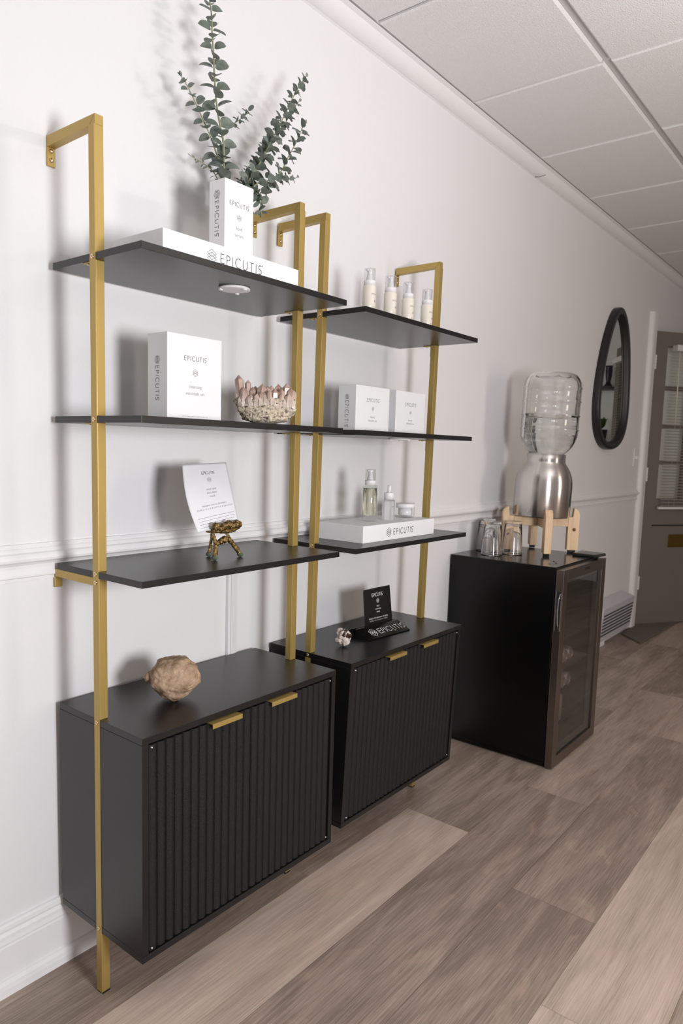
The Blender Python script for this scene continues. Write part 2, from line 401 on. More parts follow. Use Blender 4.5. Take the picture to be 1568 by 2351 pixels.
# cornice
def sweep_x(bm, prof, x0, x1, mi=0):
    return add_prism(bm, [(x0, y, z) for y, z in prof], (x1-x0, 0, 0), mi)
bm = NB()
prof = [(WY, 2.412)]+[(WY-.006-.034*sin(rad(t)), 2.414+.038*(1-cos(rad(t)))+.002) for t in range(0, 91, 9)]+[(-.0315, 2.4585), (-.0315, 2.462), (WY, 2.462)]
sweep_x(bm, prof, X0, X1); struct('trim_1', bm, TRIMM, smooth=False)
# chair rail
bm = NB()
prof = [(WY, .971), (WY-.004, .970), (WY-.0055, .966), (WY-.004, .962), (WY-.007, .960), (WY-.009, .956), (WY-.0105, .953), (WY-.016, .950), (WY-.019, .945), (WY-.0195, .940), (WY-.018, .935),
        (WY-.012, .931), (WY-.008, .926), (WY-.0065, .919), (WY-.0065, .912), (WY-.009, .908), (WY-.0095, .904), (WY-.009, .901), (WY-.0045, .899), (WY-.004, .892), (WY, .891)]
sweep_x(bm, prof, X0, 4.265); struct('trim_2', bm, TRIMM)
# baseboard with a cap and a shoe
bm = NB()
prof = [(WY, .153), (WY-.006, .152), (WY-.0085, .147), (WY-.0095, .140), (WY-.008, .134), (WY-.012, .128), (WY-.0125, .120), (WY-.0145, .112), (WY-.014, .108), (WY-.0155, .104), (WY-.0155, .034), (WY-.020, .032),
        (WY-.025, .026), (WY-.027, .016), (WY-.0275, .0), (WY, 0)]
sweep_x(bm, prof, X0, 3.72); struct('baseboard_left', bm, TRIMM)
bm = NB(); add_box(bm, X1-.014, X1, YR, .0, 0, .14); struct('baseboard_far', bm, TRIMM)
bm = NB(); add_box(bm, X1-.05, X1, YR, -.035, 2.40, 2.459); struct('trim_5', bm, TRIMM)
# door casing (bull-nosed) and jamb
bm = NB()
prof = [(4.262, WY)]+[(4.262+.03*(1-cos(rad(t))), WY-.03*sin(rad(t))) for t in range(15, 91, 15)]+[(4.35, WY-.03), (4.357, WY-.026), (4.36, WY), (DX0-.004, WY), (DX0-.004, WY+.12), (4.262, WY+.12)]
add_prism(bm, [(x, y, .0) for x, y in prof], (0, 0, 2.142)); struct('trim_3', bm, TRIMM)
bm = NB(); add_box(bm, DX0-.004, DX0+.012, WY-.004, WY+.14, 0, DZ+.002); add_box(bm, DX1-.014, DX1+.002, WY-.004, WY+.14, 0, DZ+.002); add_box(bm, DX0+.012, DX1-.014, WY+.002, WY+.14, DZ-.012, DZ+.002)
struct('trim_4', bm, TRIMM)

# the open door, with glazing, blind, mail slot
TH = rad(34); HG = Vector((4.400, .004, 0)); DW = .87
dd = Vector((cos(TH), -sin(TH), 0)); dn = Vector((-sin(TH), -cos(TH), 0))   # along the leaf; towards the room
def DM():   # local (s, depth away from the room side, z) -> world
    m = Matrix((dd, -dn, Vector((0, 0, 1)))).transposed().to_4x4(); m.translation = HG; return m
def dbox(bm, s0, s1, t0, t1, z0, z1, mi=0): xform(add_box(bm, s0, s1, t0, t1, z0, z1, mi), DM())
bm = NB(); gs0, gs1, gz0, gz1 = .10, .77, .90, 1.94
dbox(bm, 0, gs0, 0, .042, .012, 2.035); dbox(bm, gs1, DW, 0, .042, .012, 2.035)
dbox(bm, gs0, gs1, 0, .042, .012, gz0); dbox(bm, gs0, gs1, 0, .042, gz1, 2.035)
for z in (1.15, 1.40, 1.66): dbox(bm, gs0, gs1, .008, .034, z-.014, z+.014)
for s in (.322, .545): dbox(bm, s-.012, s+.012, .009, .033, gz0, gz1)
d1 = struct('door_1', bm, DOORM)
bm = NB(); dbox(bm, gs0, gs1, .019, .023, gz0, gz1); obj('pane', bm, PANE, d1)
bm = NB(); dbox(bm, .08, .79, -.003, 0, .708, .716); obj('groove_strip', bm, RUBBER, d1)  # panel groove drawn as a dark strip on the leaf
bm = NB()
dbox(bm, .23, .56, -.006, 0, .556, .566); dbox(bm, .23, .56, -.006, 0, .638, .648); dbox(bm, .23, .24, -.006, 0, .566, .638); dbox(bm, .55, .56, -.006, 0, .566, .638); dbox(bm, .24, .55, -.0035, 0, .566, .638)
obj('mail_slot', bm, BRONZE, d1, bevel=.001)
for z in (1.78, 1.02, .26):
    bm = NB(); dbox(bm, -.012, .002, -.01, .0, z, z+.095)
    for k in range(5): dbox(bm, -.014, .002, -.014, -.004, z+.019*k+.002, z+.019*k+.016)
    obj('hinge', bm, PLASTW, d1)
bm = NB(); v = add_lathe(bm, [(0, 0), (.028, 0), (.03, .004), (.02, .008), (.012, .012), (.012, .03), (.026, .036), (.03, .05), (.02, .062), (0, .064)], seg=20)
xform(v, DM() @ Matrix.Translation((.81, 0, .96)) @ Matrix.Rotation(rad(90), 4, 'X')); obj('door_knob', bm, CHROME, d1)
bm = NB(); v = add_lathe(bm, [(0, 0), (.028, 0), (.028, .012), (.018, .016), (0, .016)], seg=20)
xform(v, DM() @ Matrix.Translation((.81, 0, 1.12)) @ Matrix.Rotation(rad(90), 4, 'X')); obj('deadbolt', bm, CHROME, d1)
# mini blind hanging on the leaf
bl = thing('window_blind', 'white slatted mini blind hanging on the glazed grey door', 'blind', HG+dd*.44+dn*.03+Vector((0, 0, .82)))
bm = NB(); dbox(bm, .135, .80, -.052, -.004, 1.905, 1.946); obj('headrail', bm, BLIND, bl, bevel=.002)
bm = NB()
z = .855
while z < 1.90:
    q = add_box(bm, .115, .79, -.012, .012, -.0004, .0004)
    xform(q, DM() @ Matrix.Translation((0, -.022, z)) @ Matrix.Rotation(rad(12), 4, 'X')); z += .0205
obj('slats', bm, SLATM, bl)
bm = NB(); dbox(bm, .098, .79, -.034, -.012, .828, .846); obj('bottom_rail', bm, BLIND, bl, bevel=.003)
for s in (.19, .235, .47, .70):
    bm = NB(); add_tube(bm, [HG+dd*s+dn*.022+Vector((0, 0, z)) for z in (.84, 1.91)], .0008, 5); obj('lift_cord', bm, BLIND, bl)
bm = NB(); add_tube(bm, [HG+dd*.158+dn*.048+Vector((0, 0, 1.90)), HG+dd*.164+dn*.05+Vector((0, 0, 1.42))], .004, 8); obj('tilt_wand', bm, mat('wand', (.72, .66, .54), .3), bl)
# outside, seen through the door
bm = NB(); add_box(bm, 3.2, 12.5, 2.6, 2.9, -.2, 4.0)
ob = obj('neighbouring_building', bm, BUILD); tag(ob, 'tan building across the way behind the door blind', 'building')
for (x, z) in ((6.3, .95), (6.3, .55), (7.6, 1.2), (8.9, 1.2)):
    boxobj('window', (x, x+.35, 2.57, 2.62, z, z+.28), WINDARK, ob)
bm = NB(); add_box(bm, 2.5, 13, .16, 4.0, -.2, -.02); struct('ground', bm, mat('paving', (.25, .23, .2), .9))

# cut register by the door
v = thing('wall_register', 'grey louvred air register low on the wall beside the door casing', 'vent', (3.9, .0, .03))
fy, ty = -.02, -.03
bm = NB(); xa, xb = 3.60, 4.235
add_prism(bm, [(xa, WY, .03), (xa, fy+.012, .03), (xa, ty, .245), (xa, WY, .30)], (xb-xa, 0, 0))
for vv in bm.verts:
    if vv.co.x > xb-.01 and vv.co.z > .28: vv.co.x -= .16
obj('housing', bm, VENTM, v, bevel=.003)
bm = NB()
for k in range(7):
    z = .07+.0215*k
    y = (fy+.012)+(ty-fy-.012)*(z-.03)/.215
    q = add_box(bm, xa+.02, xb-.02, -.006, .0, -.005, .004); xform(q, Matrix.Translation((0, y+.003, z)) @ Matrix.Rotation(rad(-25), 4, 'X'))
obj('louvres', bm, VENTD, v)
# light switch
v = thing('light_switch', 'white double toggle switch plate next to the door casing', 'switch', (4.17, WY, 1.18))
boxobj('plate', (4.13, 4.215, WY-.006, WY, 1.122, 1.238), PLASTW, v, .002)
for x in (4.155, 4.19): boxobj('toggle', (x-.005, x+.005, WY-.016, WY-.006, 1.172, 1.192), PLASTW, v, .001)
# door mat
bm = NB(); add_prism(bm, [(3.90, -.175, .001), (4.95, -.205, .001), (4.98, .012, .001), (4.30, .012, .001), (4.06, -.012, .001)], (0, 0, .010))
mo = obj('door_mat', bm, MATM, bevel=.002); tag(mo, 'thin grey brown door mat on the planks before the door', 'mat')
# cable raceway below the chair rail
v = thing('cable_raceway', 'white vertical cable raceway on wall below the chair rail', 'raceway', (.526, WY, .5))
bm = NB(); add_box(bm, .508, .542, .009, WY, .16, .893); obj('channel', bm, TRIMM, v, bevel=.0015)
bm = NB(); add_box(bm, .5165, .5335, .0055, .009, .16, .893); obj('cover', bm, TRIMM, v, bevel=.001)
# small wire stub by the cornice and a nail hole
bm = NB(); add_tube(bm, [(2.34, WY, 2.415), (2.345, -.005, 2.412), (2.35, -.03, 2.417)], .0017, 6); tag(obj('wall_hook', bm, mat('grey_wire', (.3, .3, .3), .5)), 'tiny grey wire stub poking out under the cornice', 'hook')

# things seen only in the mirror, at the far end of the room
sh = thing('wall_shelf', 'black shelf on the far wall, seen in the mirror', 'shelf', (5.9, -.9, 1.80))
boxobj('board', (5.83, 6.0, -1.25, -.755, 1.785, 1.815), FRAMEB, sh, .002)
bm = NB(); add_lathe(bm, [(0, 0), (.034, 0), (.035, .01), (.022, .03), (.020, .045), (.028, .09), (.031, .14), (.029, .17), (.035, .185), (.031, .185), (.025, .165), (0, .15)], (5.92, -.795, 1.8155), 24)
tag(obj('vase', bm, BLUEV), 'dark navy vase on the black shelf, seen in the mirror', 'vase')
pl = thing('potted_plant', 'green leafy plant on the cabinet, seen in the mirror', 'plant', (5.80, -.80, 1.30))
bm = NB(); add_lathe(bm, [(0, 0), (.05, 0), (.065, .12), (.058, .12), (.05, .105), (0, .10)], (5.80, -.80, 1.301), 20); obj('pot', bm, RUBBER, pl)
bm = NB()
for k in range(12):
    a = k*2.4; L = .10+.05*random.random(); c = Vector((5.80, -.80, 1.41)); d = Vector((cos(a)*.45, sin(a)*.45, .9)); s = d.cross(Vector((0, 0, 1))).normalized()*.035
    p = [c, c+d*L*.5+s, c+d*L+Vector((0, 0, -.01)), c+d*L*.5-s]; bm.faces.new([bm.verts.new(q) for q in p])
obj('leaves', bm, PLANTG, pl)
cb = thing('side_cabinet', 'dark cabinet against the far wall, seen in the mirror', 'cabinet', (5.8, -1.1, 0))
boxobj('body', (5.65, 5.985, -1.6, -.72, .06, 1.28), FRAMEB, cb, .003); boxobj('top', (5.63, 5.99, -1.62, -.70, 1.28, 1.30), FRAMEB, cb, .003); boxobj('plinth', (5.68, 5.985, -1.56, -.76, 0, .06), RUBBER, cb)

# ================================================================== SHELF UNITS
Wd, Dp, T, TB, XI = .604, .2959, .0135, .0185, .0008
Z4, Z3, Z2, ZT, ZB, H = 1.5480, 1.2375, .9257, .6157, .1419, 1.80
YP = -.1532
def make_unit(ox, label, df):
    u = thing('shelf_unit', label, 'shelf', (ox+Wd/2, -.15, 0))
    def fin(o):
        for vv in o.data.vertices: vv.co = df(vv.co)
        return o
    B = lambda name, d, m, par=u, bev=0: fin(boxobj(name, (d[0]+ox, d[1]+ox, *d[2:]), m, par, bev))
    for z in (Z4, Z3, Z2): B('shelf', (0, Wd, -Dp, 0, z-T, z), BLACK, u, .0006)
    # side frames
    for sd in (0, 1):
        xa = XI if sd == 0 else Wd-XI-TB; xb = xa+TB
        xs = XI-.002 if sd == 0 else Wd-XI
        segs = [(.004, ZB), (ZT, Z2-T), (Z2, Z3-T), (Z3, Z4-T)]
        for a, c in segs: B('post', (xa, xb, YP, YP+TB, a, c), GOLD, u, .0008)
        bm = NB()
        add_box(bm, xa+ox, xb+ox, YP, YP+TB, Z4, H-TB)
        # mitred top corner and the arm back to the wall
        add_prism(bm, [(xa+ox, YP, H-TB), (xa+ox, YP, H), (xa+ox, YP+TB, H-TB)], (TB, 0, 0))
        add_prism(bm, [(xa+ox, YP+.0006, H), (xa+ox, WY-.002, H), (xa+ox, WY-.002, H-TB-.003), (xa+ox, YP+TB+.0006, H-TB)], (TB, 0, 0))
        fin(obj('post_arm', bm, GOLD, u, bevel=.0005))
        st = B('side_strip', (xs, xs+.002, YP, YP+TB, .004, H-TB), GOLD, u)
        B('foot_cap', (xa-.0002, xb+.0002, YP-.0002, YP+TB+.0002, 0, .0045), RUBBER, u)
        # wall tab with screws
        tb_ = B('wall_tab', (xa, xb, WY-.004, WY, H-.058, H-TB), GOLD, u, .001)
        for z, yy in ((H-.046, .012), (H-.028, .013)):
            bm = NB(); vv = add_lathe(bm, [(0, 0), (.0045, 0), (.0045, .0015), (.003, .003), (0, .0035)], seg=14); xform(vv, Matrix.Translation((xa+TB/2+ox, WY-.004, z)) @ Matrix.Rotation(rad(90), 4, 'X'))
            fin(obj('screw', bm, BRASS, tb_, smooth=False))
        # lower wall bar under the second shelf
        bm = NB(); add_box(bm, xa+ox, xa+.014+ox, YP+TB, WY-.006, Z2-T-.017, Z2-T-.0004); fin(obj('wall_bar', bm, GOLD, u, bevel=.0006))
        B('bar_tab', (xa, xb, WY-.0065, WY-.003, Z2-T-.042, Z2-T-.017), GOLD, u, .0015)
        # bolts through the strip
        sgn = -1 if sd == 0 else 1; xf = xs if sd == 0 else xs+.002
        for z in (Z4-.007, Z3-.007, Z2-.005, Z2-T-.009, ZT-.007, ZB+.008):
            bm = NB(); vv = add_lathe(bm, [(.0016, .0004), (.0016, .0018), (.0042, .0018), (.0048, .001), (.0048, 0), (.0016, 0)], seg=16)
            xform(vv, Matrix.Translation((xf+ox, YP+TB/2, z)) @ Matrix.Rotation(rad(90*sgn), 4, 'Y'))
            fin(obj('bolt', bm, BRASS, u, smooth=False))
        # L brackets below the shelves
        for z in (Z4-T, Z3-T):
            bm = NB(); add_box(bm, xa+.002+ox, xb-.002+ox, YP+TB, YP+TB+.030, z-.0022, z-.0003); add_box(bm, xa+.002+ox, xb-.002+ox, YP+TB, YP+TB+.002, z-.036, z-.0022)
            br = fin(obj('bracket', bm, GOLD, u))
            bm = NB(); add_lathe(bm, [(0, 0), (.004, 0), (.003, -.002), (0, -.0025)], (xa+TB/2+ox, YP+TB+.02, z-.0022), 12); fin(obj('screw', bm, BRASS, br))
    # cabinet
    def cf(o):
        for vv in o.data.vertices: vv.co = df(vv.co, True)
        return o
    PT = .0148
    bm = NB(); add_box(bm, ox, ox+PT, -Dp+.0004, 0, ZB+PT, ZT-PT); add_box(bm, ox+Wd-PT, ox+Wd, -Dp+.0004, 0, ZB+PT, ZT-PT)
    add_box(bm, ox, ox+Wd, -Dp+.0002, 0, ZB, ZB+PT-.0006); add_box(bm, ox+PT, ox+Wd-PT, -.006, -.002, ZB+PT, ZT-PT)
    cf(obj('carcass', bm, BLACK, u, bevel=.0006))
    cf(boxobj('cabinet_top', (ox-(.0015 if ox else 0), ox+Wd+(.0015 if ox else 0), -Dp-(.002 if ox else 0), 0, ZT-PT+.0006, ZT), BLACK, u, .0006))
    dw = (Wd-2*PT-.006)/2; nr = 13
    for k in (0, 1):
        a = ox+PT+.002+k*(dw+.002); z0, z1 = ZB+PT+.003, ZT-PT-.004
        bm = NB(); yf = -Dp+.001; prev = None; pts = []
        for i in range(nr):
            for t in (0, .08, .25, .42, .58, .75, .92):
                pts.append((a+dw*(i+t)/nr, yf+.006-.0062*(sin(pi*t)**.55 if t else 0)))
        pts.append((a+dw, yf+.006))
        poly = [(x, y, z0) for x, y in pts]+[(a+dw, yf+.018, z0), (a, yf+.018, z0)]
        add_prism(bm, poly, (0, 0, z1-z0))
        dr = cf(obj('cabinet_door', bm, RIDGE, u))
        h0 = a+dw*.5+(.012 if k == 0 else .0)-.043
        if k == 0: h0 = ox+.170
        else: h0 = ox+.352
        bm = NB(); add_box(bm, h0, h0+.087, -Dp-.012, -Dp+.012, z1+.0003, z1+.002); add_box(bm, h0, h0+.087, -Dp-.0135, -Dp-.012, z1-.0085, z1+.002)
        cf(obj('handle', bm, GOLD, dr, bevel=.0006))
        for z in (z0+.006, z1-.005):
            xx = a+.006 if k == 0 else a+dw-.006
            bm = NB(); add_box(bm, xx-.0014, xx+.0014, -Dp-.0004, -Dp+.004, z-.0010, z+.0010); cf(obj('hinge_pin', bm, PLASTW, dr))
    return u
U1 = make_unit(0, 'nearer black and gold ladder shelf unit with fluted cabinet, tan fossil on its cabinet', lambda c, cab=False: c)
OX2 = .6792
def df2(c, cab=False):
    y = c.y+.0036+(c.z-1)*-.0108; x = c.x+(c.z-1)*.002; z = c.z-.0014
    if cab: y += -.0005+(c.z-.6)*-.0228; x += .0046*(c.z-.6)
    return Vector((x, min(y, WY-.001), z))
U2 = make_unit(OX2, 'farther black and gold ladder shelf unit with fluted cabinet, next to the black fridge', df2)

# puck lights under shelves
def puck(x, y, z, label):
    v = thing('puck_light', label, 'light', (x, y, z))
    bm = NB(); add_lathe(bm, [(0, -.006), (.030, -.006), (.0345, -.005), (.0355, -.003), (.034, -.0003), (0, -.0003)], (x, y, z), 36); obj('housing', bm, PLASTW, v)
    for k in range(3):
        a = k*2.09+.6; boxobj('clip', (x+.031*cos(a)-.004, x+.031*cos(a)+.004, y+.031*sin(a)-.003, y+.031*sin(a)+.003, z-.0085, z-.005), PLASTW, v, .001)
puck(.317, -.202, Z4-T, 'round white puck light under the top shelf of the nearer unit')
puck(1.005, -.20, Z3-T-.0014, 'white puck light under the third shelf of the farther unit')

# ================================================================== CARTONS
def carton(name, label, x0, x1, y0, y1, z0, z1, front, group=None, side=True, rz=0, frontlogo=False, sidedim=None):
    v = thing(name, label, 'box', ((x0+x1)/2, (y0+y1)/2, z0), group)
    boxobj('carton', (x0, x1, y0, y1, z0, z1), CARD, v, .0009)
    w, h, d = x1-x0, z1-z0, y1-y0
    if frontlogo: return v
    P = []; cx = w/2
    bw = w*front['bw']; bh = bw/BRAND_W
    P += brand_polys(cx-bw/2, h*front['by'], bh, bh*.085)
    G = logo_polys(cx, h*front['ly'], front['lh'], front['lh']*.035)
    for t, y, hh in front['lines']: G += font_polys(t, cx, h*y, hh)
    lettering(v, P, (x0, y0, z0), (1, 0, 0), (0, 0, 1), INK)
    lettering(v, G, (x0, y0, z0), (1, 0, 0), (0, 0, 1), INKL, 'print')
    if side:
        s0, s1, bh = front['side']          # reads downwards on the left face
        top = h*s0; L = h*(s0-s1); lh = front['slh']; rest = L-lh*1.15; sp = rest/BRAND_W
        bh2 = sp
        Q = logo_polys(lh*.44, 0, lh*.9, lh*.03)+brand_polys(lh*1.08, -bh2/2, bh2, bh2*.085)
        lettering(v, Q, (x0, (y0+y1)/2, z0+top), (0, 0, -1), (0, -1, 0), INK, 'side_lettering')
    return v
NETA = 'NET WT. 100mL / 3.38 U.S. fl oz \u2022 NET WT. 40g / 1.4 oz'
carton('cleansing_set_carton', 'large white cleansing essentials carton on the middle shelf beside the crystal', .142, .2925, -.19, -.125, Z3, 1.417,
       dict(bw=.40, by=.705, ly=.565, lh=.0155, lines=[('cleansing', .385, .0072), ('essentials set', .305, .0072), (NETA, .045, .0022)], side=(.74, .22, 0), slh=.020))
carton('serum_carton', 'tall white lipid serum carton standing on the flat white box', .288, .3745, -.20, -.15, 1.5972, 1.7605,
       dict(bw=.66, by=.685, ly=.545, lh=.0150, lines=[('lipid', .385, .0078), ('serum', .295, .0078), ('NET WT. 30mL / 1 U.S. fl oz', .075, .0022)], side=(.87, .27, 0), slh=.022))
LUX = dict(bw=.36, by=.665, ly=.515, lh=.0125, lines=[('luxury', .315, .0068), ('skincare set', .235, .0068), ('NET WT. 100mL / 3.38 U.S. fl oz \u2022 NET WT. 50mL / 1.7 U.S. fl oz', .055, .0020)], side=(.80, .10, 0), slh=.017)
zl = Z3-.0014
carton('skincare_set_carton', 'white luxury skincare carton standing left of its twin on the third shelf', .820, .987, -.17, -.107, zl, 1.368, LUX)
carton('skincare_set_carton', 'white luxury skincare carton standing right, partly behind the gold post', 1.0225, 1.190, -.17, -.107, zl, 1.368, LUX)
# flat boxes with the big front logo
v = carton('flat_gift_box', 'long flat white box on the top shelf, under the serum carton', .080, .470, -.255, -.092, Z4, 1.5968, {}, frontlogo=True)
P = logo_polys(.2035-.08, 1.5705-Z4, .027, .0007)+brand_polys(.228-.08, 1.5620-Z4, .0148*1.22, .0013, .44)
lettering(v, P, (.08, -.255, Z4), (1, 0, 0), (0, 0, 1), INK)
z2b = Z2-.0014
v = carton('flat_gift_box', 'flat white box under the glass bottles and the jar', .783, 1.166, -.2375, -.074, z2b, .9730, {}, frontlogo=True)
P = logo_polys(.911-.783, .9475-z2b, .0268, .0011)+brand_polys(.9351-.783, .9395-z2b, .0163, .0016, .42)
lettering(v, P, (.783, -.2375, z2b), (1, 0, 0), (0, 0, 1), INK)

# ================================================================== STONES
def rocky(bm, center, rx, ry, rz, seed, amp, freq, sub=4, rot=0, squash=None):
    r_ = bmesh.ops.create_icosphere(bm, subdivisions=sub, radius=1)
    for v in r_['verts']:
        n = v.co.normalized(); s = 1+amp*noise.fractal(n*freq+Vector((seed, seed*2, 0)), 1, 2, 4)+amp*.5*(noise.cell(n*freq*1.3+Vector((seed, 0, 0)))-.5)
        q = Vector((n.x*rx*s, n.y*ry*s, n.z*rz*s)); q.rotate(Euler((0, 0, rot))); v.co = Vector(center)+q
    for f in bm.faces: f.smooth = True
    return r_['verts']
# tan fossil: lobed stone with concentric layered openings on its right
bm = NB(); fc = Vector((.185, -.165, .6645))
vdir = (CAM-fc); vdir.z = 0; vdir.normalize(); sdir = Vector((-vdir.y, vdir.x, 0))
r_ = bmesh.ops.create_icosphere(bm, subdivisions=6, radius=1)
eye = (sdir*.62+Vector((0, 0, .28))+vdir*.72).normalized()
for v in r_['verts']:
    n = v.co.normalized(); s = 1+.14*noise.fractal(n*1.5+Vector((3, 1, 7)), 1, 2, 3)+.02*noise.fractal(n*9, 1, 2, 3)
    ang = n.angle(eye)
    if ang < .95:
        az = n-eye*n.dot(eye)
        side = az.dot(sdir)+.15
        s -= .10*max(0, sin(ang*30+noise.noise(n*6)*1.6)-.25)*min(1, max(0, ang-.12)*3.2)*max(0, min(1, side*2.6+.12))*(1 if ang < .8 else (.95-ang)/.15)
    q = sdir*(n.dot(sdir)*.056)+vdir*(n.dot(vdir)*.050)+Vector((0, 0, n.z*.047)); v.co = fc+q*s
for f in bm.faces: f.smooth = True
lo = min(v.co.z for v in bm.verts)
for v in bm.verts: v.co.z += ZT-lo
fo = obj('fossil', bm, FOSSIL, fix=False); tag(fo, 'rounded tan stone fossil with concentric layers on the nearer cabinet top', 'fossil')
bm = NB(); rocky(bm, fc-sdir*.055+Vector((0, 0, .004)), .013, .012, .013, 5, .25, 1.6, 3); obj('nub', bm, FOSSIL, fo, fix=False)

# crystal cluster on the third shelf
cc = Vector((.436, -.19, 0)); vdir = (CAM-cc); vdir.z = 0; vdir.normalize(); sdir = Vector((-vdir.y, vdir.x, 0))
cr = thing('crystal_cluster', 'rosy smoky quartz crystal cluster beside the cleansing carton', 'crystal', (cc.x, cc.y, Z3))
def CL(s, d, z): return cc+sdir*s+vdir*d+Vector((0, 0, Z3+z))
bm = NB(); r_ = bmesh.ops.create_icosphere(bm, subdivisions=5, radius=1)
outl = [(-.020, 0), (-.038, .010), (-.056, .026), (-.068, .046), (-.0735, .066), (-.066, .074)]
def halfw(z):
    zs = [(0, .034), (.008, .048), (.018, .0585), (.030, .067), (.045, .0725), (.06, .0735), (.072, .066), (.085, .058)]
    for (a, p), (b_, q) in zip(zs, zs[1:]):
        if z <= b_: return p+(q-p)*(z-a)/(b_-a)
    return zs[-1][1]
for v in r_['verts']:
    n = v.co.normalized(); z = .036+n.z*.036; w = halfw(max(0, z))
    hr = math.sqrt(max(1e-6, 1-n.z*n.z)); cx_, cy_ = n.x/hr, n.y/hr
    fl = min(1, hr*1.35)
    s = 1+.09*noise.fractal(n*2.6+Vector((8, 2, 1)), 1, 2, 5)
    v.co = CL(cx_*w*fl*s, cy_*.030*fl*s, max(0, z+.006*noise.fractal(n*6, 1, 2, 4)*(1 if z > .01 else 0)))
for f in bm.faces: f.smooth = True
obj('matrix', bm, MATRIX, cr, fix=False)
def crystal(bm, base, tip, r, seg=6, tw=0):
    base, tip = Vector(base), Vector(tip); ax = (tip-base); L = ax.length; ax.normalize()
    u = ax.cross(Vector((.3, .9, .2))).normalized(); w = ax.cross(u)
    rings = []
    for t, rr in ((0, .92), (1-.55*r/L*1.9, 1.0)):
        rings.append([bm.verts.new(base+ax*L*t+(u*cos(2*pi*k/seg+tw)+w*sin(2*pi*k/seg+tw))*r*rr*(1+.12*sin(k*2.1+tw))) for k in range(seg)])
    tv = bm.verts.new(tip)
    for k in range(seg):
        bm.faces.new((rings[0][k], rings[0][(k+1) % seg], rings[1][(k+1) % seg], rings[1][k])); bm.faces.new((rings[1][k], rings[1][(k+1) % seg], tv))
    bm.faces.new(rings[0][::-1])
spec = [(-.058, .002, .040, -.066, .000, .117, .0112), (-.043, .000, .048, -.043, .002, .106, .0082), (-.031, .006, .045, -.032, .006, .090, .0092), (-.016, .010, .040, -.008, .012, .098, .0128), (-.024, -.010, .05, -.026, -.010, .093, .008),
        (.002, .012, .038, .003, .014, .090, .0105), (.012, .004, .045, .013, .004, .095, .0105), (.021, .014, .035, .021, .016, .086, .0100), (.030, -.008, .045, .029, -.010, .100, .0090), (.036, .010, .035, .037, .012, .088, .0105),
        (.046, .000, .042, .050, .002, .102, .0125), (.055, .010, .034, .058, .012, .090, .0100), (.062, -.002, .036, .066, -.002, .086, .0085), (-.050, .012, .036, -.053, .015, .088, .0095), (-.062, .002, .030, -.068, .002, .080, .008), (.002, -.012, .05, .004, -.014, .094, .009), (.040, -.014, .045, .042, -.016, .094, .010)]
rnd = random.Random(12)
for i in range(30):      # the lower, shorter columns in front, packed side by side
    t = i/29; s0 = -.060+.124*t+rnd.uniform(-.002, .002); hz = rnd.uniform(.060, .083)-.010*abs(2*t-1)
    spec.append((s0, .015+.010*(1-abs(2*t-1)), .044, s0*1.05+rnd.uniform(-.004, .004), .019+.013*(1-abs(2*t-1))+rnd.uniform(-.004, .003), hz, rnd.uniform(.0055, .0088)))
bm = NB()
for i, (s0, d0, z0, s1, d1_, z1, rr) in enumerate(spec): crystal(bm, CL(s0, d0, z0), CL(s1, d1_, z1), rr, 6, i*.7)
obj('points', bm, QUARTZ, cr)

# small pale rock on the far cabinet
zt2 = ZT-.0014; rc = Vector((.797, -.168, zt2))
sr = thing('rock_specimen', 'small pale rock with dark crystals on the far cabinet beside the sign', 'rock', rc)
bm = NB(); rocky(bm, rc+Vector((0, 0, .024)), .021, .021, .025, 9, .30, 1.8, 4)
lo = min(v.co.z for v in bm.verts)
for v in bm.verts: v.co.z += zt2-lo
obj('matrix', bm, PALEROCK, sr, fix=False)
bm = NB()
for i, (sx, vx, c_, rr) in enumerate(((.004, .012, .044, .0085), (.013, .010, .040, .0085), (.018, .006, .030, .0075), (.008, .004, .050, .0085), (.000, .008, .050, .006), (.022, .010, .036, .006))):
    sd_ = Vector((.61, -.79, 0)); vw_ = Vector((-.79, -.61, 0))
    crystal(bm, rc+sd_*sx*.4+vw_*vx*.4+Vector((0, 0, .024)), rc+sd_*sx*1.15+vw_*vx*1.5+Vector((0, 0, c_+.004)), rr, 6, i)
obj('crystals', bm, QUARTZD, sr)

# ================================================================== EASEL AND WHITE POUCH
es = thing('display_easel', 'ornate antique brass easel holding the white mask pouch', 'easel', (.315, -.18, Z2))
def blobs(name, items, m, par):
    bm = NB()
    for it in items:
        if len(it) == 4:
            r_ = bmesh.ops.create_icosphere(bm, subdivisions=4, radius=it[3])
            for v in r_['verts']: v.co += Vector(it[:3])
        else: add_tube(bm, spline(it[0], 7), [it[1][min(len(it[1])-1, i//7)]*(1-(i % 7)/7)+it[1][min(len(it[1])-1, i//7+1)]*((i % 7)/7) for i in range(7*(len(it[0])-1)+1)], 18)
    for v in bm.verts: v.co += Vector(noise.noise_vector(v.co*330))*.0017
    for f in bm.faces: f.smooth = True
    return obj(name, bm, m, par, fix=False)
YE = -.188
E3 = lambda x, z, y=YE: (x, y, z)
blobs('scroll_lip', [(.279, YE-.004, 1.003, .0095), (.292, YE-.006, .9985, .0078), (.3035, YE-.006, 1.0035, .0085), (.3155, YE-.006, 1.0065, .0095), (.3275, YE-.006, 1.002, .0085), (.340, YE-.006, 1.0055, .0095), (.3495, YE-.004, 1.003, .008),
      ([E3(.274, .994), E3(.30, .9905), E3(.33, .9905), E3(.353, .996)], [.004, .0055, .0055, .004])], ABRASS, es)
bm = NB(); add_box(bm, .276, .345, YE, -.160, .9865, .9905); obj('ledge', bm, ABRASS, es, bevel=.001)
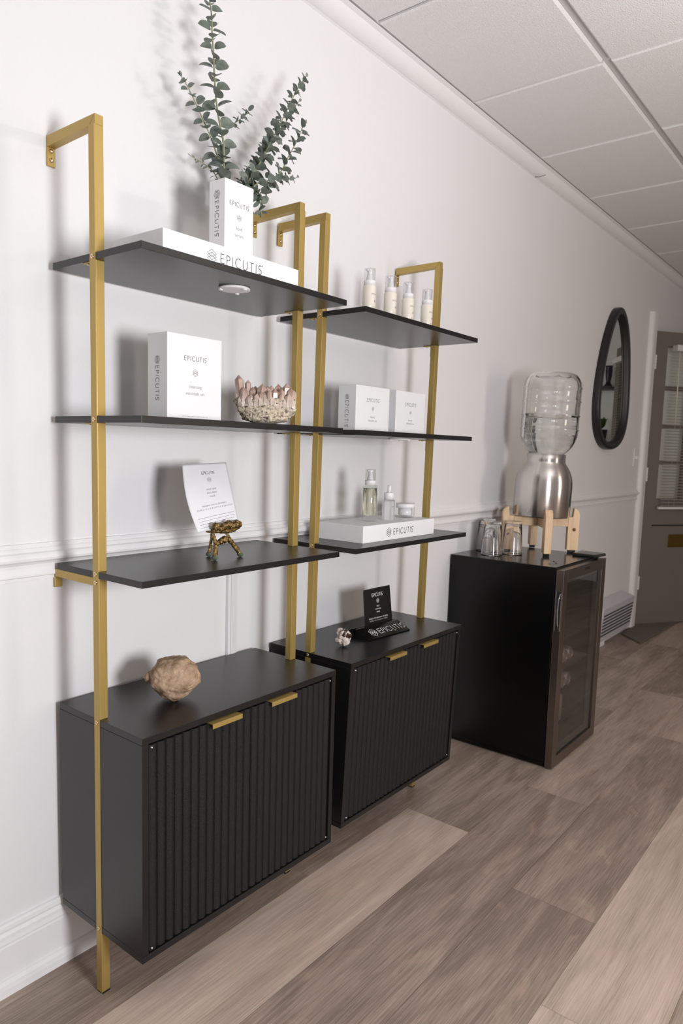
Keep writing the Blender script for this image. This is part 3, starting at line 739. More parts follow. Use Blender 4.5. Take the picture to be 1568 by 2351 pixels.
blobs('leg', [([E3(.279, .988, -.178), E3(.284, .972, -.182), E3(.283, .958, -.187), E3(.279, .945, -.19), E3(.276, .934, -.192)], [.0036, .0042, .0055, .0062, .005])], ABRASS, es)
blobs('leg', [([E3(.322, .988, -.178), E3(.328, .972, -.182), E3(.337, .957, -.187), E3(.346, .945, -.19), E3(.354, .934, -.192)], [.0034, .004, .0055, .0058, .0048])], ABRASS, es)
blobs('crossbar', [([E3(.283, .960), E3(.295, .968), E3(.306, .971), E3(.318, .969), E3(.333, .961)], [.005, .0055, .0065, .0055, .005]), (.306, YE-.004, .971, .0085), (.320, YE-.003, .970, .006), (.294, YE-.003, .966, .006)], ABRASS, es)
blobs('rear_leg', [([(.302, -.140, 1.035), (.303, -.152, .99), (.303, -.147, .955), (.303, -.142, .934)], [.003, .0032, .0035, .0045])], ABRASS, es)
blobs('backrest', [([(.30, -.166, .99), (.30, -.138, 1.045)], [.003, .003]), ([(.325, -.166, .99), (.325, -.138, 1.045)], [.003, .003]), ([(.29, -.139, 1.042), (.335, -.139, 1.042)], [.0035, .0035])], ABRASS, es)
for x, y in ((.2755, -.192), (.3555, -.192), (.303, -.142)):
    bm = NB(); rocky(bm, (x, y, Z2+.0062), .0066, .009, .0058, 3, .08, 2, 3); lo = min(v.co.z for v in bm.verts)
    for v in bm.verts: v.co.z += Z2-lo
    obj('foot', bm, GREENPAD, es, fix=False)
# pouch: a leaning, slightly bowed foil sachet
def sheet(TL, TR, BL, BR, bulge, nrm, edge, nu=20, nv=24):
    TL, TR, BL, BR = map(Vector, (TL, TR, BL, BR)); nrm = Vector(nrm)
    def f(u, v, off=0):
        p = BL.lerp(BR, u).lerp(TL.lerp(TR, u), v)
        lft = edge*sin(pi*v)*(1-u)
        p = p+(BR-BL).normalized()*(-lft)
        k = (max(0, sin(pi*min(1, max(0, (u-.06)/.88))))*max(0, sin(pi*min(1, max(0, (v-.06)/.88)))))**.5 if .06 < u < .94 and .06 < v < .94 else 0
        w = noise.noise(Vector((u*5, v*6, 3)))*.0010*k
        return p+nrm*(bulge*k*off+w+(.0003*off))
    return f
def pouch(name, label, f, m, nrm, nu=24, nv=30):
    v = thing(name, label, 'pouch', f(.5, 0))
    bm = NB()
    G = {}
    for sgn in (1, -1):
        for i in range(nu+1):
            for j in range(nv+1): G[sgn, i, j] = bm.verts.new(f(i/nu, j/nv, sgn))
    for i in range(nu):
        for j in range(nv):
            for sgn in (1, -1):
                q = [G[sgn, i, j], G[sgn, i+1, j], G[sgn, i+1, j+1], G[sgn, i, j+1]]
                fc_ = bm.faces.new(q if sgn > 0 else q[::-1]); fc_.smooth = True
    for i in range(nu):
        bm.faces.new((G[-1, i, 0], G[-1, i+1, 0], G[1, i+1, 0], G[1, i, 0])); bm.faces.new((G[1, i, nv], G[1, i+1, nv], G[-1, i+1, nv], G[-1, i, nv]))
    for j in range(nv):
        bm.faces.new((G[-1, 0, j+1], G[-1, 0, j], G[1, 0, j], G[1, 0, j+1])); bm.faces.new((G[1, nu, j+1], G[1, nu, j], G[-1, nu, j], G[-1, nu, j+1]))
    obj('sachet', bm, m, v)
    return v
nW = Vector((-.02, -.93, .40)).normalized()
fW = sheet((.2465, -.112, 1.1405), (.3815, -.112, 1.1455), (.2395, -.176, .9905), (.3640, -.176, 1.0075), .003, nW, .010)
pw = pouch('mask_pouch', 'white foil neck mask pouch leaning on the brass easel', fW, POUCHW, nW)
def warpW(u, v): return fW(u, v, 1)+nW*.0006
AW, AH = .128, .158    # nominal size, so that text can be set in metres
def uvpolys(ps): return [[Vector((q[0]/AW, q[1]/AH)) for q in p] for p in ps]
bh = .0068
P = brand_polys(AW*.53-BRAND_W*bh*.84/2, AH*.825, bh, bh*.10, .24); G = logo_polys(AW*.525, AH*.735, .0125, .0004)
for t, y, hh in (('neck and', .575, .0055), ('d\u00e9collet\u00e9', .52, .0055), ('mask', .465, .0055), ('masque cou et d\u00e9collet\u00e9', .335, .0052)): G += font_polys(t, AW*.53, AH*y, hh, thin=-.014)
G += font_polys('\u30a8\u30d4\u30ad\u30e5\u30fc\u30c6\u30a3\u30b9 \u30cd\u30c3\u30af\u30a2\u30f3\u30c9\u30c7\u30b3\u30eb\u30c6\u30de\u30b9\u30af', AW*.53, AH*.285, .0036, thin=0)
for k in range(4):     # fine print lines, too small to read
    x = AW*.10; y = AH*(.175-.045*k)
    while x < AW*(.93-.0*k):
        w = random.uniform(.002, .008); G.append([Vector((x, y)), Vector((x+w, y)), Vector((x+w, y+.0008)), Vector((x, y+.0008))]); x += w+.0012
lettering(pw, uvpolys(P), (0, 0, 0), (1, 0, 0), (0, 0, 1), INK, warp=warpW)
lettering(pw, uvpolys(G), (0, 0, 0), (1, 0, 0), (0, 0, 1), INKL, 'print', warp=warpW)

# ================================================================== BLACK SIGN AND BLACK POUCH
sg = thing('sign_holder', 'black acrylic wedge sign with white logo holding the black pouch', 'sign', (1.0, -.15, zt2), rot=(0, 0, 0))
rA = Vector((.895, -.192, zt2)); rX = Vector((.9968, -.080, 0)); rY = Vector((.080, .9968, 0)); SLEN = .200
def SG(u, d, z): return rA+rX*u+rY*d+Vector((0, 0, z))
bm = NB()
add_prism(bm, [SG(0, 0, 0), SG(0, 0, .0035), SG(0, .052, .026), SG(0, .058, .026), SG(0, .058, 0)], rX*SLEN)
obj('wedge', bm, ACRYL, sg, bevel=.0006)
bm = NB(); add_prism(bm, [SG(-.004, .062, .0), SG(-.004, .062, .026), SG(-.004, .068, .026), SG(-.004, .108, 0)], rX*(SLEN+.004)); obj('rear_wedge', bm, ACRYL, sg, bevel=.0006)
bm = NB(); add_prism(bm, [SG(0, .058, 0), SG(0, .058, .008), SG(0, .062, .008), SG(0, .062, 0)], rX*SLEN); obj('slot_floor', bm, ACRYL, sg)
fV = (SG(0, .052, .026)-SG(0, 0, .0035)); fl = fV.length; fV.normalize()
P = logo_polys(.046, .026, .034, .0016)+brand_polys(.072, .016, .021, .0022, .33)
lettering(sg, P, SG(0, 0, .0035), rX, fV, WHITEINK)
nB = Vector((-.08, -.99, .05)).normalized()
b0 = SG(.047, .060, .0085); 
fB = sheet(b0+Vector((-.012, .002, .133)), b0+Vector((.123, -.004, .133)), b0, b0+rX*.139, .0012, nB, 0)
pb = pouch('recovery_mask_pouch', 'black lipid recovery mask pouch standing in the black sign', fB, POUCHB, nB)
def warpB(u, v): return fB(u, v, 1)+nB*.0005
AW, AH = .138, .135; bh = .0100
P = brand_polys(AW*.50-BRAND_W*bh*.86/2, AH*.80, bh, bh*.13, .26)+logo_polys(AW*.50, AH*.69, .0150, .0007)
for t, y, hh in (('lipid', .545, .0058), ('recovery', .475, .0058), ('mask', .405, .0058), ('masque r\u00e9cup\u00e9rateur de lipide', .265, .0056)): P += font_polys(t, AW*.5, AH*y, hh, thin=0)
P += font_polys('\u30a8\u30d4\u30ad\u30e5\u30fc\u30c6\u30a3\u30b9 \u30ea\u30ab\u30d0\u30ea\u30fc\u30de\u30b9\u30af', AW*.5, AH*.205, .0040, thin=0)
lettering(pb, uvpolys(P), (0, 0, 0), (1, 0, 0), (0, 0, 1), WHITEINK, warp=warpB)

# ================================================================== BOTTLES
def wrap_text(parent, c, R, ang, items, m, name='print'):
    """items: (polys) in metres, wrapped round a cylinder of radius R about c, centred on direction ang"""
    bm = NB()
    for p in items:
        co = [Vector((c[0]+(R+.0004)*cos(ang+q[0]/R), c[1]+(R+.0004)*sin(ang+q[0]/R), c[2]+q[1])) for q in p]
        try: bm.faces.new([bm.verts.new(k) for k in co])
        except Exception: pass
    return obj(name, bm, m, parent, fix=False)
def pump(parent, c, zc, rc, h, bodyless=False):
    """white collar, pump head with spout and clear over-cap, from height zc"""
    x, y, z = c; k = h/.046
    bm = NB(); add_lathe(bm, [(0, 0), (rc, 0), (rc, .012*k), (rc*.97, .0135*k), (rc*.80, .0135*k), (rc*.80, .012*k), (0, .012*k)], (x, y, z+zc), 32); obj('collar', bm, PLASTW, parent)
    bm = NB(); add_lathe(bm, [(0, .012*k), (rc*.62, .012*k), (rc*.58, .020*k), (rc*.44, .028*k), (rc*.40, .036*k), (rc*.55, .043*k), (rc*.52, .0445*k), (0, .0445*k)], (x, y, z+zc), 28)
    d = Vector((-.80, -.6, 0)).normalized(); d = Vector((-.99, .1, 0)).normalized()
    add_tube(bm, [Vector((x, y, z+zc+.041*k)), Vector((x, y, z+zc+.042*k))+d*rc*.55, Vector((x, y, z+zc+.0405*k))+d*rc*.86], [.0032*k, .003*k, .0024*k], 10)
    obj('pump_head', bm, PLASTW, parent)
    bm = NB(); ro = rc*.985; ri = rc*.93
    add_lathe(bm, [(ri, .0140*k), (ro, .0140*k), (ro, .0455*k), (ro*.98, .0465*k), (0, .0465*k), (0, .0455*k), (ri, .0450*k), (ri, .0140*k)], (x, y, z+zc), 36, cap=False); obj('over_cap', bm, CLEAR, parent)
zb4 = Z4-.0014
c0 = (.8666, -.170, zb4)
LB = ['first', 'second', 'third', 'fourth']
cb0 = thing('cream_bottle', 'cream pump bottle, leftmost of four on the top shelf', 'bottle', c0, 'cream pump bottles on the top shelf')
bm = NB(); add_lathe(bm, [(0, 0), (.0175, 0), (.019, .0015), (.019, .096), (.0178, .0978), (.0155, .0985), (0, .0985)], c0, 40); obj('body', bm, CREAM, cb0)
pump(cb0, c0, .0985, .0168, .0465)
ANG = math.atan2(-.62, -.05); bh = .0036
wrap_text(cb0, c0, .019, rad(-90)+.05, brand_polys(-BRAND_W*bh/2, .072, bh, .0005), INKL, 'lettering')
wrap_text(cb0, c0, .019, rad(-90)+.05, logo_polys(0, .055, .007, .0004)+font_polys('lipid body', 0, .038, .003)+font_polys('treatment', 0, .032, .003), INKL)
for dx, lab in ((.1054, 'cream pump bottle, second from the left on the top shelf'), (.2004, 'cream pump bottle, third from the left on the top shelf'), (.3105, 'cream pump bottle, rightmost of four, against the gold post')):
    dup(cb0, (dx, 0, 0), lab)
# yellow oil pump bottle, dropper bottle, jar on the flat box
zf = .9730
c = (.920, -.158, zf); ob = thing('oil_bottle', 'clear glass pump bottle of pale yellow oil on the flat white box', 'bottle', c)
R = .0232
bm = NB(); add_lathe(bm, [(0, 0), (R-.001, 0), (R, .0015), (R, .1065), (R-.0015, .1085), (.0165, .1085), (.0165, .105), (R-.0028, .1035), (R-.0028, .0215), (R-.006, .018), (0, .018)], c, 48, cap=False); obj('glass', bm, BGLASS, ob)
bm = NB(); add_lathe(bm, [(0, .0182), (R-.006, .0182), (R-.0026, .0216), (R-.0026, .099), (0, .099)], c, 48); obj('oil', bm, OIL, ob)
bm = NB(); add_tube(bm, [(c[0], c[1], zf+.106), (c[0]+.003, c[1]-.002, zf+.06), (c[0]-.009, c[1]-.005, zf+.022)], .0016, 8); obj('dip_tube', bm, CLEAR, ob)
pump(ob, c, .1090, .0163, .046)
bh = .0042
wrap_text(ob, c, R, rad(-90)+.1, brand_polys(-BRAND_W*bh/2, .080, bh, .0005), INKL, 'lettering')
wrap_text(ob, c, R, rad(-90)+.1, logo_polys(0, .064, .008, .0004)+font_polys('oil', 0, .046, .0032)+font_polys('cleanser', 0, .040, .0032), INKL)
c = (1.004, -.170, zf); db = thing('dropper_bottle', 'frosted glass dropper bottle standing between the oil bottle and the jar', 'bottle', c)
R = .0198
bm = NB(); add_lathe(bm, [(0, 0), (R-.001, 0), (R, .0015), (R, .056), (R-.002, .061), (.0125, .063), (0, .063)], c, 44); obj('glass', bm, FROST, db)
bm = NB(); add_lathe(bm, [(0, .063), (.0152, .063), (.0152, .0825), (.0145, .0835), (0, .0835)], c, 36); obj('collar', bm, PLASTW, db)
bm = NB(); add_lathe(bm, [(0, .0835), (.0055, .0835), (.0056, .096), (.0048, .104), (.0028, .1065), (0, .1072)], c, 24); obj('bulb', bm, PLASTW, db)
bh = .0034
wrap_text(db, c, R, rad(-90)+.15, brand_polys(-BRAND_W*bh/2, .040, bh, .0005)+font_polys('lipid serum', 0, .014, .0024), INKL, 'lettering')
c = (1.118, -.157, zf); jr = thing('cream_jar', 'clear walled cream jar with a white lid at the end of the flat box', 'jar', c)
R = .0305
bm = NB(); add_lathe(bm, [(0, 0), (R-.001, 0), (R, .0015), (R, .0300), (R-.001, .031), (.0225, .031), (.0225, .009), (.020, .007), (0, .007)], c, 48, cap=False); obj('glass', bm, CLEAR, jr)
bm = NB(); add_lathe(bm, [(0, .0073), (.0198, .0073), (.0222, .0093), (.0222, .0308), (0, .0308)], c, 40); obj('cup', bm, PLASTW, jr)
bm = NB(); add_lathe(bm, [(0, .0312), (R, .0312), (R, .0445), (0, .0445)], c, 48); obj('lid', bm, PLASTW, jr)
bm = NB(); add_lathe(bm, [(0, .0447), (R, .0447), (R, .0490), (R-.001, .0500), (0, .0500)], c, 48); obj('lid_cap', bm, CLEAR, jr)

# ================================================================== EUCALYPTUS
eu = thing('eucalyptus_arrangement', 'tall eucalyptus stems rising behind the serum carton on the top shelf', 'plant', (.41, -.105, 1.5972))
bm = NB(); add_lathe(bm, [(0, 0), (.028, 0), (.032, .01), (.034, .06), (.026, .105), (.020, .13), (.022, .142), (.018, .142), (.015, .12), (0, .11)], (.385, -.115, 1.5972), 28); obj('vase', bm, VASEW, eu)
def leaf(bm, p, d, nrm, L, Wl, cup=.25):
    """rounded blade, stalk end at p, pointing along d"""
    d = d.normalized(); s = d.cross(nrm).normalized(); nrm = s.cross(d)
    N_ = 9; rows_ = []
    for i in range(N_+1):
        t = i/N_; q_ = 2*t**.88-1; w = Wl*.5*(max(0, 1-abs(q_)**2.1))**.55*(1 if t < .8 else 1-.18*(t-.8)/.2); z = -cup*L*(t-.35)**2*.6
        c_ = p+d*(L*t)+nrm*z
        rows_.append((c_-s*w+nrm*w*.35, c_, c_+s*w+nrm*w*.35))
    V_ = [[bm.verts.new(q) for q in r_] for r_ in rows_]
    for a, b_ in zip(V_, V_[1:]):
        for k in (0, 1): bm.faces.new((a[k], a[k+1], b_[k+1], b_[k])).smooth = True
def sprig(P, r0, r1, step, size, narrow=1, start=.0, seed=1, taper=.5, tilt=.35):
    rnd = random.Random(seed)
    pts = spline(P, 8); n = len(pts)
    bm = NB(); add_tube(bm, pts, [r0+(r1-r0)*i/(n-1) for i in range(n)], 8)
    st = obj('stem', bm, STEM, eu)
    bm = NB(); cum = [0]
    for a, b_ in zip(pts, pts[1:]): cum.append(cum[-1]+(b_-a).length)
    tot = cum[-1]; s = tot*start; k = 0; roll = rnd.random()*pi
    while s < tot-.004:
        i = max(j for j in range(n) if cum[j] <= s); i = min(i, n-2)
        t = (pts[i+1]-pts[i]).normalized(); p = pts[i]+t*(s-cum[i])
        u = t.cross(Vector((.2, -1, .1))).normalized(); w = t.cross(u)
        f = s/tot; sz = size*1.14*(1-taper*max(0, (f-.45)/.55)**1.3)*rnd.uniform(.82, 1.12)
        a = roll+k*pi/2+rnd.uniform(-.35, .35)
        for q in (0, 1):
            e_ = (u*cos(a+q*pi)+w*sin(a+q*pi)); d = (e_+t*(tilt+rnd.uniform(-.25, .3))+Vector((0, 0, -.05))).normalized()
            nn = (t*.75-e_*.1+Vector((rnd.uniform(-.75, .25), rnd.uniform(-1.15, -.15), rnd.uniform(-.3, .3)))).normalized()
            leaf(bm, p+e_*r0, d, nn, sz, sz*.95*narrow)
        s += step*(1-.35*f)*rnd.uniform(.85, 1.15); k += 1
    # tip bud
    t = (pts[-1]-pts[-2]).normalized()
    for q in (0, 1, 2): leaf(bm, pts[-1], (t+Vector((rnd.uniform(-.5, .5), rnd.uniform(-.5, .5), .2))), Vector((0, -1, .2)), size*.4, size*.26*narrow)
    lf = obj('foliage', bm, LEAF, st, fix=False)
    return st
b0 = (.387, -.115, 1.70)
sprig([b0, (.388, -.10, 1.77), (.386, -.09, 1.813), (.383, -.09, 1.883), (.371, -.09, 1.924), (.360, -.09, 1.966), (.353, -.09, 2.020), (.350, -.09, 2.064), (.345, -.09, 2.109), (.343, -.09, 2.144), (.337, -.09, 2.175), (.330, -.09, 2.212), (.322, -.09, 2.25)], .0026, .0013, .0245, .029, start=.20, seed=3, taper=.25, tilt=.12)
sprig([b0, (.402, -.08, 1.790), (.402, -.07, 1.827), (.379, -.07, 1.867), (.359, -.07, 1.900), (.335, -.07, 1.930), (.311, -.07, 1.960), (.289, -.07, 1.984), (.274, -.07, 1.995)], .0022, .0009, .024, .030, start=.22, seed=8)
sprig([b0, (.405, -.07, 1.78), (.391, -.05, 1.830), (.366, -.05, 1.840), (.340, -.05, 1.844), (.316, -.05, 1.847)], .0015, .0007, .019, .016, narrow=.45, start=.5, seed=5)
sprig([(.379, -.09, 1.902), (.389, -.09, 1.912), (.416, -.09, 1.942), (.446, -.09, 1.967), (.467, -.09, 1.993)], .0011, .0006, .0135, .0155, narrow=.62, start=.35, seed=6, taper=.1)
sprig([b0, (.413, -.10, 1.760), (.431, -.10, 1.788), (.453, -.10, 1.818), (.486, -.10, 1.864), (.520, -.10, 1.919), (.550, -.10, 1.968), (.582, -.10, 2.022), (.618, -.10, 2.085), (.655, -.10, 2.137)], .0022, .0009, .0185, .0265, start=.16, seed=11)
sprig([b0, (.424, -.09, 1.770), (.462, -.085, 1.822), (.500, -.085, 1.875), (.538, -.085, 1.925), (.578, -.09, 1.985), (.620, -.09, 2.045), (.642, -.09, 2.075)], .0018, .0008, .019, .025, start=.20, seed=21)
sprig([b0, (.420, -.08, 1.775), (.447, -.075, 1.820), (.472, -.075, 1.857), (.494, -.075, 1.884)], .0011, .0006, .016, .018, narrow=.35, start=.38, seed=13)
sprig([b0, (.44, -.11, 1.755), (.475, -.11, 1.789), (.493, -.11, 1.807), (.520, -.11, 1.835), (.559, -.11, 1.874), (.586, -.11, 1.919), (.611, -.11, 1.957), (.630, -.11, 1.993), (.644, -.11, 2.017)], .0022, .0009, .021, .025, start=.2, seed=14, taper=.3)
sprig([b0, (.446, -.125, 1.798), (.476, -.13, 1.819), (.506, -.13, 1.833), (.546, -.13, 1.847), (.583, -.13, 1.858), (.597, -.13, 1.867)], .0018, .0007, .019, .023, start=.3, seed=15, taper=.75)
sprig([b0, (.425, -.115, 1.765), (.450, -.12, 1.790), (.468, -.12, 1.787), (.478, -.12, 1.768), (.480, -.12, 1.748)], .0018, .001, .017, .022, start=.35, seed=16, taper=.3)

# ================================================================== FRIDGE
FX0, FX1, FZ = 1.735, 2.197, .773
fr = thing('mini_fridge', 'black mini fridge with a steel framed glass door, beside the far cabinet', 'fridge', (1.96, -.2, 0))
bm = NB(); yb, yf = .011, -.4255; t = .03
add_box(bm, FX0, FX0+t, yf, yb, .022, FZ-.003); add_box(bm, FX1-t, FX1, yf, yb, .022, FZ-.003); add_box(bm, FX0, FX1, yf, yb, .006, .022)
add_box(bm, FX0+t, FX1-t, yb-t, yb, .022, FZ-.003); add_box(bm, FX0+t, FX1-t, yf, yb-t, FZ-t, FZ-.003)
obj('body', bm, FRIDGE, fr, bevel=.002)
boxobj('top_panel', (FX0, FX1, yf, yb, FZ-.003, FZ), FRTOP, fr, .001)
bm = NB(); add_box(bm, FX0+t, FX0+t+.003, yf+.01, yb-t, .024, FZ-t-.002); add_box(bm, FX1-t-.003, FX1-t, yf+.01, yb-t, .024, FZ-t-.002); add_box(bm, FX0+t+.003, FX1-t-.003, yb-t-.003, yb-t, .024, FZ-t-.002); add_box(bm, FX0+t+.003, FX1-t-.003, yf+.01, yb-t-.003, .0225, .026)
obj('liner', bm, LINER, fr)
SHZ = (.118, .245, .352, .47, .60)
for z in SHZ:
    bm = NB()
    for k in range(16): x = FX0+t+.008+k*.0253; add_tube(bm, [(x, -.405, z), (x, -.03, z)], .0011, 6)
    for y in (-.405, -.22, -.03): add_tube(bm, [(FX0+t+.004, y, z-.002), (FX1-t-.004, y, z-.002)], .0016, 6)
    obj('wire_shelf', bm, LINER, fr)
bm = NB(); ga, gb, gc, gd = FX0+.006, FX1-.006, .016, FZ-.006
for d_ in ((ga, ga+.03, gc, gd), (gb-.03, gb, gc, gd), (ga+.03, gb-.03, gc, gc+.03), (ga+.03, gb-.03, gd-.03, gd)): add_box(bm, d_[0], d_[1], -.4300, -.4257, d_[2], d_[3])
obj('gasket', bm, RUBBER, fr)
y0, y1 = -.4585, -.4302; zA, zB = .004, .7645; sw = .040
bm = NB()
add_box(bm, FX0-.001, FX0+sw, y0, y1, zA, zB); add_box(bm, FX1-sw, FX1+.003, y0, y1, zA, zB); add_box(bm, FX0+sw, FX1-sw, y0, y1, zA, zA+sw); add_box(bm, FX0+sw, FX1-sw, y0, y1, zB-sw, zB)
fd = obj('door', bm, STEELD, fr, bevel=.0012)
boxobj('glass', (FX0+sw, FX1-sw, y0+.007, y0+.010, zA+sw, zB-sw), FGLASS, fd)
bm = NB(); a, c_ = FX0+sw, FX1-sw; q = .014
for (x0_, x1_, z0_, z1_) in ((a, a+q, zA+sw, zB-sw), (c_-q, c_, zA+sw, zB-sw), (a+q, c_-q, zA+sw, zA+sw+q), (a+q, c_-q, zB-sw-q, zB-sw)): add_box(bm, x0_, x1_, y0+.0105, y1, z0_, z1_)
obj('inner_frame', bm, SEAL, fd)
# recessed handle in the left edge of the door
bm = NB(); hx = FX0-.001; ya, yc = -.4555, -.4345; z0, z1 = .535, .685
for d_ in ((ya, yc, z1-.003, z1), (ya, yc, z0, z0+.003), (ya, ya+.002, z0, z1), (yc-.002, yc, z0, z1)): add_box(bm, hx-.0016, hx, *d_)
obj('handle', bm, CHROME, fd, bevel=.0005)
bm = NB(); add_box(bm, hx-.0006, hx-.0001, ya+.002, yc-.002, z0+.003, z1-.003); hp = obj('handle_recess', bm, RUBBER, fd)
bm = NB(); add_tube(bm, [(hx-.001, -.450, z0+.008), (hx-.0016, -.4455, z0+.03), (hx-.002, -.4435, .61), (hx-.0016, -.4455, z1-.03), (hx-.001, -.450, z1-.008)], [.001, .0018, .0022, .0018, .001], 8); obj('grip', bm, CHROME, fd)
bm = NB()
for k, (u0, w_) in enumerate(((0, .008), (.011, .009), (.023, .010), (.036, .008), (.047, .009))): add_box(bm, 1.952+u0, 1.952+u0+w_, y0-.0004, y0, .742, .7525)
obj('badge', bm, RUBBER, fd)
bm = NB(); add_prism(bm, [(2.10, -.35, FZ), (2.10, -.445, FZ), (2.19, -.459, FZ), (2.205, -.452, FZ), (2.205, -.35, FZ)], (0, 0, .012)); obj('hinge_cover', bm, FRTOP, fr, bevel=.004)
for x, y in ((FX0+.03, -.38), (FX1-.03, -.38), (FX0+.03, -.03), (FX1-.03, -.03)):
    bm = NB(); add_lathe(bm, [(0, 0), (.013, 0), (.013, .0058), (0, .0058)], (x, y, 0), 16); obj('foot', bm, RUBBER, fr)
for x, y in ((1.84, -.385), (1.87, -.365), (1.80, -.375)):
    bm = NB(); add_lathe(bm, [(0, 0), (.005, 0), (.004, .0012), (0, .0014)], (x, y, FZ), 10); obj('hole_plug', bm, RUBBER, fr)
# drink cans in the fridge
def can(label, x, y, z, lying):
    v = thing('drink_can', label, 'can', (x, y, z), 'drink cans in the fridge')
    bm = NB(); q = add_lathe(bm, [(0, 0), (.022, 0), (.0285, .006), (.0285, .100), (.025, .110), (.024, .110), (0, .110)], seg=28)
    bm2 = NB(); q2 = add_lathe(bm2, [(0, .108), (.020, .108), (.022, .1105), (.0245, .1118), (.0255, .1105), (.0245, .1095), (0, .107)], seg=28)
    Mx = Matrix.Translation((x, y, z)) @ (Matrix.Rotation(rad(90), 4, 'X') if lying else Matrix.Identity(4))
    xform(q, Mx); xform(q2, Mx); obj('body', bm, CANP, v); obj('lid', bm2, CANM, v); return v
yl = -.288
can('can lying on the upper can shelf, nearest the door handle', 1.905, yl, SHZ[2]+.0300, True)
can('can lying on the upper can shelf, middle one', 1.965, yl, SHZ[2]+.0300, True)
can('can lying on the upper can shelf, farthest from the handle', 2.025, yl, SHZ[2]+.0300, True)
can('can lying on the lower can shelf, nearest the door handle', 1.897, yl, SHZ[1]+.0300, True)
can('can lying on the lower can shelf, middle one', 1.957, yl, SHZ[1]+.0300, True)
can('can lying on the lower can shelf, farthest from the handle', 2.017, yl, SHZ[1]+.0300, True)
can('pinkish can standing upright behind the fridge glass', 1.948, -.375, SHZ[0]+.0012, False)
can('can standing on the fridge bottom below the upright pinkish can', 1.925, -.375, .0262, False)

# ================================================================== GLASSES
def tumbler(c, label):
    v = thing('drinking_glass', label, 'glass', c, 'upturned glasses on the fridge')
    bm = NB(); h = .137
    add_lathe(bm, [(.0410, 0), (.0425, .001), (.0418, .004), (.0345, h-.008), (.0325, h-.001), (.029, h), (.010, h-.0025), (0, h-.003), (0, h-.012), (.025, h-.012), (.031, h-.016), (.0400, .004), (.0410, 0)], c, 48, cap=False)
    obj('tumbler', bm, GLASS, v)
    return v
tumbler((1.850, -.110, FZ), 'upturned clear glass at the front of the three, nearest the fridge edge')
tumbler((1.952, -.034, FZ), 'upturned clear glass against the wall, half hidden by another glass')
tumbler((1.938, -.158, FZ), 'upturned clear glass beside the pine leg, rightmost of three')

# ================================================================== WATER DISPENSER
ac = Vector((2.1035, -.204, 0)); ZS = FZ
ps = thing('dispenser_stand', 'pale pine four legged stand under the steel crock', 'stand', (ac.x, ac.y, ZS))
for k in range(4):
    a = rad(35+90*k); d = Vector((cos(a), sin(a), 0)); s = Vector((-d.y, d.x, 0)); R0, R1 = .113, .160
    prof = [(R0, .012), (R1, .012), (R1, .165), (R1-.004, .176), (R1-.014, .186), (R1-.022, .190), (R1-.024, .190), (R1-.028, .152), (R0, .152)]
    bm = NB(); add_prism(bm, [ac+d*r_+s*-.0145+Vector((0, 0, ZS+z)) for r_, z in prof], s*.029)
    lg = obj('leg', bm, PINE, ps, bevel=.0015)
    bm = NB(); add_prism(bm, [ac+d*r_+s*-.010+Vector((0, 0, ZS+z)) for r_, z in ((R0+.01, .0), (R1-.012, .0), (R1-.008, .012), (R0+.008, .012))], s*.02); obj('foot_pad', bm, RUBBER, lg)
    if k in (1, 3):
        bm = NB(); c_ = ac+d*(R0+.026)+s*(.0148 if k == 1 else -.0148)+Vector((0, 0, ZS+(.085 if k == 3 else .06)))
        c_ = ac+d*(R0+.026)-s*.0147*(1 if k == 3 else -1)+Vector((0, 0, ZS+.10))
        q = add_lathe(bm, [(0, .0006), (.006, .0005), (.0075, 0), (0, 0)], seg=16); xform(q, Matrix.Translation(c_) @ (s*(-1 if k == 3 else 1)).to_track_quat('Z', 'Y').to_matrix().to_4x4()); obj('knot', bm, KNOT, lg, fix=False)
for a in (35, 125):
    d = Vector((cos(rad(a)), sin(rad(a)), 0)); s = Vector((-d.y, d.x, 0)); off = .0 if a == 35 else .0
    bm = NB()
    for sg_ in ((-.1128, -.0148), (.0148, .1128)) if a == 125 else ((-.1128, .1128),):
        add_prism(bm, [ac+d*sg_[0]+s*-.014+Vector((0, 0, ZS+.112)), ac+d*sg_[1]+s*-.014+Vector((0, 0, ZS+.112)), ac+d*sg_[1]+s*-.014+Vector((0, 0, ZS+.150)), ac+d*sg_[0]+s*-.014+Vector((0, 0, ZS+.150))], s*.028)
    obj('crossbar', bm, PINE, ps, bevel=.001)
# steel crock and bottle, both leaning a touch
LEAN = Matrix.Translation((ac.x, ac.y, ZS+.1527)) @ Matrix.Rotation(.030, 4, Vector((.922, .385, 0))) @ Matrix.Translation((-ac.x, -ac.y, -(ZS+.1527)))
def lean(o):
    for vv in o.data.vertices: vv.co = LEAN @ vv.co
    return o
ZK = ZS+.1527
ck = thing('steel_crock', 'brushed steel water crock on the pine stand', 'dispenser', (ac.x, ac.y, ZK))
bm = NB()
prof = [(0, 0), (.1145, 0), (.117, .003), (.117, .125), (.1155, .150), (.111, .172), (.103, .192), (.092, .210), (.083, .222), (.0795, .230), (.079, .234), (.079, .262), (.0765, .263), (.0765, .225), (.10, .185), (.112, .15), (.113, .006), (0, .006)]
add_lathe(bm, prof, (ac.x, ac.y, ZK), 72, cap=False); lean(obj('shell', bm, STEEL, ck))
bt = thing('water_bottle', 'large clear ribbed water bottle upturned in the steel crock', 'bottle', (ac.x, ac.y, ZK+.20))
zb_ = ZK+.268
